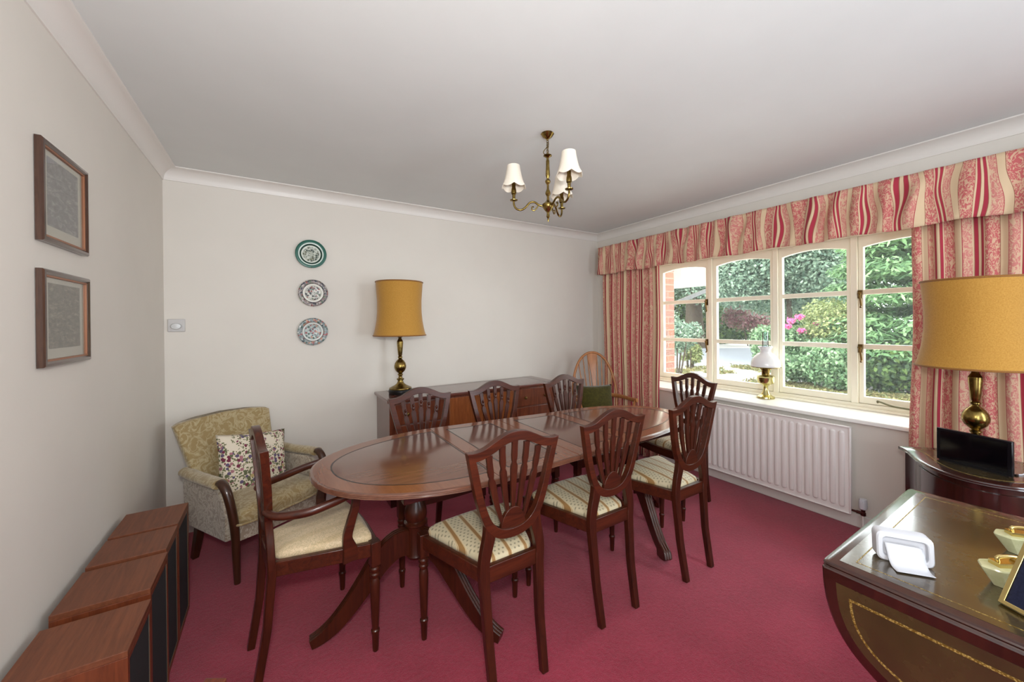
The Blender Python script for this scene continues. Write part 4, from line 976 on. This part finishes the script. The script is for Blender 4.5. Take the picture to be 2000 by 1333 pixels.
for yy in (DY0 + 0.17, DY1 - 0.17):
    dl(MB().lathe([(0.06, 0.63), (0.05, 0.60), (0.035, 0.55), (0.03, 0.45), (0.045, 0.38), (0.05, 0.34), (0.035, 0.28), (0.04, 0.16), (0.03, 0.14)], 24, (ox, yy, 0))).build('pedestal_column', DARKW, DT)
    for sx in (-1, 1):
        path = cr([(ox + sx * 0.02, yy, 0.20), (ox + sx * 0.12, yy, 0.19), (ox + sx * 0.22, yy, 0.10), (ox + sx * 0.31, yy, 0.025)], 5); n = len(path)
        dl(MB().sweep(path, [rect(0.04, interp([0, 1], [0.08, 0.04], i / (n - 1))) for i in range(n)], (0, 1, 0))).build('leg', DARKW, DT, bevel=0.003)
dl(MB().box(ox - 0.02, ox + 0.02, DY0 + 0.17, DY1 - 0.17, 0.23, 0.27)).build('stretcher', DARKW, DT, bevel=0.004)

# things on the leather table
tb = thing('plastic_dispenser', 'white rounded plastic box with a white sheet curling out, on the leather table', 'box', (1.396, 0.300, DZ + 0.0006), math.atan2(-0.090, 0.056))
# local x along the front face, local -y toward the camera
hw = 0.056
secf = lambda i: round_poly([(-hw + i, 0.0 + i), (hw - i, 0.0 + i), (hw - i, 0.073 - i), (-hw + i, 0.073 - i)], 0.016 - i * 0.3, 4)
rings = []
for i, yy in ((0.004, 0.030), (0.0, 0.026), (0.0, -0.004), (0.003, -0.008), (0.010, -0.009), (0.012, -0.007), (0.013, 0.004), (0.030, 0.006)):
    rings.append([(x, yy + (0.073 - z) * -0.10, z) for x, z in secf(i)])
MB().loft(rings).build('box_body', WHITEP, tb, angle=35)
def sheetf(u, v):
    p = [(0.003, 0.046), (-0.008, 0.030), (-0.018, 0.012), (-0.032, 0.003), (-0.048, 0.0025), (-0.058, 0.004)]
    pc = cr([(a, b, 0) for a, b in p], 4); c_ = pc[min(int(v * (len(pc) - 1) + 0.5), len(pc) - 1)]
    return (-0.040 + 0.074 * u + 0.004 * v, c_[0] - 0.010 + 0.008 * u * v, c_[1])
MB().grid(sheetf, 8, 20).build('sheet', WHITEP, tb, solid=0.001, angle=180)
def lighter(loc, rz, label):
    t = thing('table_lighter', label, 'lighter', loc, rz, 'onyx table lighters')
    # boat shaped onyx: wide top, narrow base
    top = round_poly([(-0.060, 0), (-0.040, -0.026), (0.040, -0.026), (0.060, 0), (0.040, 0.026), (-0.040, 0.026)], 0.006, 2)
    MB().loft([[(x * sx_, y * sy_, z) for x, y in top] for sx_, sy_, z in ((0.52, 0.60, 0.0), (0.55, 0.63, 0.003), (0.97, 0.97, 0.040), (1.0, 1.0, 0.044), (0.97, 0.96, 0.047))]).build('onyx_body', ONYX, t, angle=25)
    m = MB(); m.box(-0.030, 0.034, -0.012, 0.012, 0.047, 0.057); m.tube(cr([(-0.022, 0, 0.057), (-0.022, 0, 0.066), (0.0, 0, 0.069), (0.026, 0, 0.065), (0.032, 0, 0.058)], 5), 0.0042, 10)
    m.tube([(0.020, -0.010, 0.061), (0.020, 0.010, 0.061)], 0.006, 12)
    m.build('gold_mechanism', GOLD, t, bevel=0.0015)
lighter((1.476, 0.140, DZ + 0.0012), math.radians(-36), 'green onyx table lighter with gold top, partly behind the gold-edged frame')
lighter((1.712, 0.136, DZ + 0.0012), math.radians(-52), 'green onyx table lighter with gold top, farther across from the gold-edged frame')
pf_ = thing('tabletop_picture', 'gold-edged frame with navy velvet panel leaning on the leather table', 'picture frame', (1.372, 0.140, DZ + 0.001))
bdir = Vector((-0.45, -0.89, 0)).normalized(); ld = Vector((0.89, -0.45, 0)).normalized(); up = (Vector((0, 0, 1)) * 0.88 + ld * 0.47).normalized(); nm = bdir.cross(up).normalized()
if nm.dot(Vector((-1, 0.3, 0.3))) < 0: nm = -nm
def pfr(a, b, h): return bdir * a + up * b + nm * h
R4 = lambda i: [(i, i), (0.16 - i, i), (0.16 - i, 0.21 - i), (i, 0.21 - i)]
MB().ringplate(R4(0), R4(0.009), pfr, 0.0, 0.010).build('gold_edge', GOLD, pf_, bevel=0.001)
MB().loft([[pfr(a, b, h) for a, b in R4(0.009)] for h in (0.001, 0.006)]).build('velvet_panel', NAVY, pf_, smooth=False)
MB().tube([pfr(0.08, 0.15, 0.002), pfr(0.08, 0.15, 0.002) - nm * 0.0 + ld * 0.05 - Vector((0, 0, 0.135))], 0.004, 6).build('strut', NAVY, pf_)

# ------------------------------------------------------------------ bow-front corner cabinet with lamp, panel and cable
CZ = 0.672
CC = thing('corner_cabinet', 'low dark bow-front corner cabinet with leather inset top by the curtain', 'cabinet', (2.90, 0.33, 0))
def ccl(mb): mb.v = [(x - 2.90, y - 0.33, z) for x, y, z in mb.v]; return mb
front = [(2.935, 0.650), (2.885, 0.607), (2.815, 0.575), (2.735, 0.535), (2.660, 0.480), (2.605, 0.415), (2.582, 0.335), (2.600, 0.250), (2.655, 0.180), (2.735, 0.122), (2.815, 0.082), (2.885, 0.050), (2.935, 0.008)]
fc = [tuple(p[:2]) for p in cr([(a, b, 0) for a, b in front], 4)]
poly = fc + [(3.10, 0.165), (3.10, 0.490)]
cen = Vector((2.90, 0.33))
def insetp(i): return [tuple(cen + (Vector(p) - cen) * (1 - i / max(0.05, (Vector(p) - cen).length))) for p in poly]
tm = MB().loft([[(x, y, CZ + z) for x, y in insetp(i)] for i, z in ((0.010, 0), (0.003, -0.002), (0.0, -0.007), (0.003, -0.012), (0.0, -0.016), (0.012, -0.022))])
ctop = ccl(tm).build('cabinet_top', DARKW, CC, angle=30)
ccl(MB().loft([[(x, y, CZ + z) for x, y in insetp(0.055)] for z in (-0.003, 0.0006)])).build('leather_panel', LEATHER, ctop, smooth=False)
g2 = MB(); g2.ringplate(insetp(0.066), insetp(0.071), lambda x, y, h: (x, y, h), CZ, CZ + 0.001); ccl(g2).build('gold_tooling', TOOL, ctop, smooth=False)
ccl(MB().loft([[(x, y, z) for x, y in insetp(0.03)] for z in (0.06, CZ - 0.022)])).build('cabinet_body', DARKW, CC, angle=30)
ccl(MB().loft([[(x, y, z) for x, y in insetp(0.022)] for z in (0.0, 0.06)])).build('plinth', DARKW, CC, angle=30)
# two bowed doors following the front
nf = len(fc); pin = insetp(0.026); pout = insetp(0.022)
for a, b in ((9, nf // 2), (nf // 2 + 0, nf - 9)):
    seg_ = range(a, b + (1 if a < nf // 2 else 1))
    rings = [[(pin[i][0], pin[i][1], 0.09), (pout[i][0], pout[i][1], 0.09), (pout[i][0], pout[i][1], CZ - 0.05), (pin[i][0], pin[i][1], CZ - 0.05)] for i in seg_]
    dr = ccl(MB().loft(rings)).build('door', DARKW, CC, angle=30)
    e = pout[nf // 2 - 1] if a == 9 else pout[nf // 2 + 1]
    kb = MB().lathe([(0.001, -0.011), (0.008, -0.008), (0.011, 0), (0.008, 0.008), (0.001, 0.011)], 12, (e[0] - 0.008, e[1], 0.42)); ccl(kb).build('knob', BRASS, dr)
bp = thing('display_panel', 'black upright flat panel on the corner cabinet in front of the lamp', 'panel', (2.785, 0.362, CZ + 0.001), math.atan2(-0.229, -0.071))
MB().box(-0.125, 0.125, -0.008, 0.008, 0.004, 0.160).build('screen_panel', BLACKP, bp, bevel=0.003)
MB().box(-0.11, 0.11, -0.0092, -0.0075, 0.016, 0.148).build('screen', plain('black_glass', (6, 6, 10), 0.08), bp)
m = MB().tube([(0.10, 0.006, 0.10), (0.10, 0.055, 0.003)], 0.004, 8); m.box(0.085, 0.115, 0.045, 0.06, 0.0, 0.006); m.box(-0.115, 0.115, -0.010, 0.010, 0.0, 0.006); m.build('stand', BLACKS, bp)
o = MB().tube([(x, y, CZ + 0.0045 + z) for x, y, z in cr([(2.80, 0.248, 0.0), (2.83, 0.225, 0.0), (2.875, 0.215, 0.012), (2.91, 0.19, 0.004), (2.90, 0.14, 0.0), (2.86, 0.12, 0.0), (2.93, 0.10, 0.0), (3.0, 0.14, 0.0)], 6)], 0.003, 8).build('cable', WHITEP)
tag(o, 'white cable coiled on the corner cabinet behind the black panel', 'cable')

# ------------------------------------------------------------------ outside the window
GZ = -0.20
struct(MB().box(XO, 60, -25, 60, GZ - 0.1, GZ).build('ground', GRAVEL, smooth=False), 'pale gravel drive outside', 'ground')
Rw, Fw = Vector((0.8476, -0.5307, 0)), Vector((0.5307, 0.8476, 0))
def gp(lat, dep, z=0): return Rw * lat + Fw * dep + Vector((0, 0, z))
m = MB(); m.loft([[gp(-2, 13.6, z), gp(16, 12.6, z), gp(18, 21.0, z), gp(-2, 22.0, z)] for z in (GZ - 0.05, GZ + 0.012)])
struct(m.build('road', ASPH, smooth=False), 'grey tarmac lane beyond the gravel', 'road')
m = MB(); m.box(XO, 3.985, 2.765, 3.4, GZ, 2.9)
struct(m.build('wall_outside', BRICK, smooth=False), 'red brick pier outside the window', 'wall')
cano = thing('porch_canopy', 'white porch canopy jutting out beyond the brick pier', 'canopy', (4.85, 3.30, 1.90))
MB().box(-0.38, 0.40, -0.31, 0.5, 0.0, 0.32).build('canopy_box', plain('cream_canopy', (196, 176, 166), 0.6), cano, bevel=0.01)
MB().box(-0.40, 0.42, -0.33, 0.5, -0.02, 0.0).build('canopy_edge', CREAM, cano)
MB().box(-0.866, -0.38, -0.15, 0.06, 0.02, 0.26).build('wall_beam', CREAM, cano)
m = MB().sweep([(-0.55, 0.0, -0.40), (0.30, -0.36, -0.06)], [rect(0.05, 0.03)], (0, 0, 1)); m.build('bracket', plain('grey_bracket', (84, 84, 84), 0.5), cano)

def leaves(name, blobs, n, size, mat, parent=None, elong=1.7, flat=0.0, seed=1, surf=0.45):
    rg = np.random.default_rng(seed); B = np.array(blobs, float)
    vol = (B[:, 3] * B[:, 4] * B[:, 5]) ** 0.75; pick = rg.choice(len(B), n, p=vol / vol.sum())
    d = rg.normal(size=(n, 3)); d /= np.linalg.norm(d, axis=1)[:, None]
    rad = rg.random(n) ** surf; P = B[pick, :3] + d * rad[:, None] * B[pick, 3:6]
    P += rg.normal(size=(n, 3)) * size * 0.6
    nrm = d + rg.normal(size=(n, 3)) * 0.6; nrm[:, 2] += flat * 2.0 + 0.3; nrm /= np.linalg.norm(nrm, axis=1)[:, None]
    t = d * np.array([1, 1, 0.2]) + rg.normal(size=(n, 3)) * 0.7; t[:, 2] -= 0.25
    t -= nrm * np.sum(t * nrm, axis=1)[:, None]; t /= np.linalg.norm(t, axis=1)[:, None]; b = np.cross(nrm, t)
    L = size * elong * (0.6 + 0.8 * rg.random(n))[:, None]; W = size * (0.6 + 0.8 * rg.random(n))[:, None]
    q = np.stack([P - t * L * 0.5, P + b * W * 0.5 - nrm * W * 0.15, P + t * L * 0.5, P - b * W * 0.5 - nrm * W * 0.15], axis=1).reshape(-1, 3)
    q[:, 2] = np.maximum(q[:, 2], GZ + 0.01)
    o0 = Vector(parent.location) if parent else Vector((0, 0, 0)); q -= np.array(o0)
    me = bpy.data.meshes.new(name); me.vertices.add(4 * n); me.vertices.foreach_set('co', q.ravel())
    me.loops.add(4 * n); me.loops.foreach_set('vertex_index', np.arange(4 * n)); me.polygons.add(n)
    me.polygons.foreach_set('loop_start', np.arange(0, 4 * n, 4)); me.update(calc_edges=True); me.validate()
    me.materials.append(mat); o = bpy.data.objects.new(name, me); COL.objects.link(o)
    if parent: o.parent = parent
    return o
def lump(c, r, n, seed, spread=0.6, zr=None):
    rg = random.Random(seed); out = []
    for _ in range(n):
        a, e = rg.uniform(0, 2 * PI), rg.uniform(-0.9, 1)
        k = r * rg.uniform(0.35, 0.6)
        out.append((c[0] + r * spread * math.cos(a) * math.cos(e), c[1] + r * spread * math.sin(a) * math.cos(e), c[2] + (zr or r) * spread * math.sin(e), k, k, k * 0.8))
    return out
def trunk(root, x, y, z1, r, lean=0.0):
    lo = Vector(root.location); path = [(x - lo.x, y - lo.y, GZ - 0.05 - lo.z), (x + lean * 0.4 - lo.x, y - lo.y, z1 * 0.4 - lo.z), (x + lean - lo.x, y + 0.1 - lo.y, z1 - lo.z)]
    m = MB().tube(cr(path, 4), [r * (1.25 - 0.6 * k / 8) for k in range(9)], 12)
    for a in (0.5, 2.2, 4.0): m.tube([Vector(path[-1]) - Vector((0, 0, 0.3)), Vector(path[-1]) + Vector((1.2 * math.cos(a), 1.2 * math.sin(a), 1.3))], [r * 0.5, r * 0.2], 8)
    m.build('trunk', BARK, root)
def tree(x, y, crown, n, size, mat, tz, tr, label, seed, cat='tree', name='tree', group='trees and shrubs beyond the drive', **kw):
    t = thing(name, label, cat, (x, y, GZ), 0, group)
    leaves('crown', crown, n, size, mat, t, seed=seed, **kw)
    trunk(t, x, y, tz, tr)
    return t
# tall conifer with layered sprays (far right panes)
lay = []
rg = random.Random(11)
for k in range(95):
    z = GZ + 0.75 + 3.2 * rg.random() ** 0.9; rr_ = max(0.5, 2.7 - 0.42 * z) ; a = rg.uniform(0, 2 * PI)
    lay.append((12.6 + rr_ * 0.72 * math.cos(a), 2.05 + rr_ * 0.78 * math.sin(a), z, 0.75, 0.75, 0.20))
tree(12.6, 2.05, lay, 90000, 0.052, LEAF_CON, 3.2, 0.14, 'tall layered green conifer filling the two window panes nearest the brass lamp', 21, flat=0.6, elong=3.2, surf=0.6)
lay2 = []
for k in range(36):
    z = GZ + 1.0 + 2.9 * rg.random(); rr_ = max(0.4, 2.1 - 0.36 * z); a = rg.uniform(0, 2 * PI)
    lay2.append((12.2 + rr_ * 0.7 * math.cos(a), -0.9 + rr_ * 0.75 * math.sin(a), z, 0.75, 0.75, 0.22))
tree(12.2, -0.9, lay2, 20000, 0.07, LEAF_CON, 3.0, 0.13, 'green conifer mostly hidden by the curtain behind the brass lamp', 22, flat=0.6, elong=2.4, surf=0.6)
tree(16.6, 6.6, lump((16.6, 6.4, 3.9), 2.9, 26, 31), 70000, 0.072, LEAF_MID, 3.2, 0.10, 'pale green broadleaf tree behind the golden shrub', 31)
tree(20.9, 8.6, lump((19.9, 9.5, 5.2), 3.7, 30, 32), 70000, 0.088, LEAF_MID, 3.4, 0.10, 'pale green broadleaf tree seen over the white oil lamp', 32)
tree(20.6, 13.0, lump((20.8, 13.0, 6.0), 3.9, 26, 33), 60000, 0.095, LEAF_MID, 3.6, 0.50, 'large tree with a thick dark trunk beside the brick pier', 33)
tree(24.0, 17.5, lump((24.0, 17.5, 5.2), 4.0, 22, 34), 26000, 0.15, LEAF_DK, 3.2, 0.3, 'dark tree far behind the porch canopy', 34)
def shrub(c, r, zr, n, size, mat, label, seed, name='shrub', nl=12, **kw):
    t = thing(name, label, 'shrub', (c[0], c[1], GZ), 0, 'trees and shrubs beyond the drive')
    leaves('foliage', lump(c, r, nl, seed, 0.62, zr), n, size, mat, t, seed=seed, **kw)
    m = MB()
    for k in range(5):
        a = k * 1.3; m.tube([(0.08 * math.cos(a), 0.08 * math.sin(a), -0.02), (0.4 * r * math.cos(a), 0.4 * r * math.sin(a), c[2] - GZ)], [0.03, 0.012], 6)
    m.build('stem', BARK, t); return t
shrub((11.75, 3.75, 1.20), 0.95, 0.75, 15000, 0.042, LEAF_YEL, 'golden variegated shrub in the pane above the laurel', 41)
shrub((10.65, 4.25, 0.45), 0.75, 0.55, 10000, 0.052, LEAF_GRN, 'leafy laurel bush behind the white shade of the oil lamp', 42)
shrub((10.55, 3.25, 0.42), 0.72, 0.55, 11000, 0.048, LEAF_GRN, 'leafy laurel bush between the two right-hand mullions', 43)
shrub((11.0, 2.3, 0.35), 0.75, 0.6, 5000, 0.06, LEAF_DK, 'dark bush at the foot of the tall conifer', 44)
hy = shrub((11.0, 4.62, 0.70), 0.70, 0.55, 8000, 0.05, LEAF_GRN, 'hydrangea bush with pink flower heads beyond the oil lamp', 45, 'hydrangea')
for k, (lat, dep, z) in enumerate(((6.74, 9.15, 1.36), (6.98, 9.2, 1.45), (6.62, 9.1, 1.22), (6.95, 9.1, 1.12), (7.42, 9.2, 1.28))):
    p = gp(lat, dep, z); leaves('flower_head', [(p.x, p.y, p.z, 0.08, 0.08, 0.055)], 160, 0.03, PINKFL, hy, seed=60 + k)
shrub((11.4, 7.35, 0.45), 0.34, 0.75, 2500, 0.05, LEAF_YEL, 'narrow upright shrub beside the brick pier', 46)
shrub((9.0, 6.2, 1.0), 0.70, 0.95, 10000, 0.045, LEAF_MID, 'pale bush right against the brick pier', 47)
shrub((24.5, 11.9, 1.6), 1.3, 1.1, 4000, 0.10, MAUVE, 'mauve flowering shrub along the far hedge', 48)
hb = []
for k in range(26):
    p = gp(4 + 17 * k / 25, 26.5 - 0.5 * math.sin(k), 0.9 + 0.5 * math.sin(k * 1.7)); hb.append((p.x, p.y, p.z, 1.3, 1.3, 1.25))
o = leaves('hedge', hb, 26000, 0.13, LEAF_DK, None, seed=50); tag(o, 'long dark hedge across the lane', 'hedge')
hb = []
for k in range(30):
    p = gp(1 + 28 * k / 29, 34, 3.5 + 1.5 * math.sin(k * 1.3)); hb.append((p.x, p.y, p.z, 2.6, 2.6, 3.2))
o = leaves('treeline', hb, 44000, 0.19, LEAF_MID, None, seed=51); tag(o, 'distant green treeline beyond the hedge', 'trees', None, 'stuff')
gb = []
for k in range(60):
    p = Vector((random.uniform(9.55, 10.6), random.uniform(1.2, 4.9), GZ + 0.02)); gb.append((p.x, p.y, p.z, 0.25, 0.25, 0.07))
o = leaves('grass', gb, 9000, 0.035, LEAF_DRY, None, elong=3.0, seed=52); tag(o, 'dry yellow grass verge along the shrubs', 'grass', None, 'stuff')
gb = []
for k in range(40):
    p = gp(random.uniform(3.2, 8.5), random.uniform(11.2, 12.6), GZ + 0.02); gb.append((p.x, p.y, p.z, 0.3, 0.3, 0.05))
o = leaves('grass', gb, 5000, 0.04, LEAF_DRY, None, elong=3.0, seed=53); tag(o, 'thin grass edging the tarmac lane', 'grass', None, 'stuff')
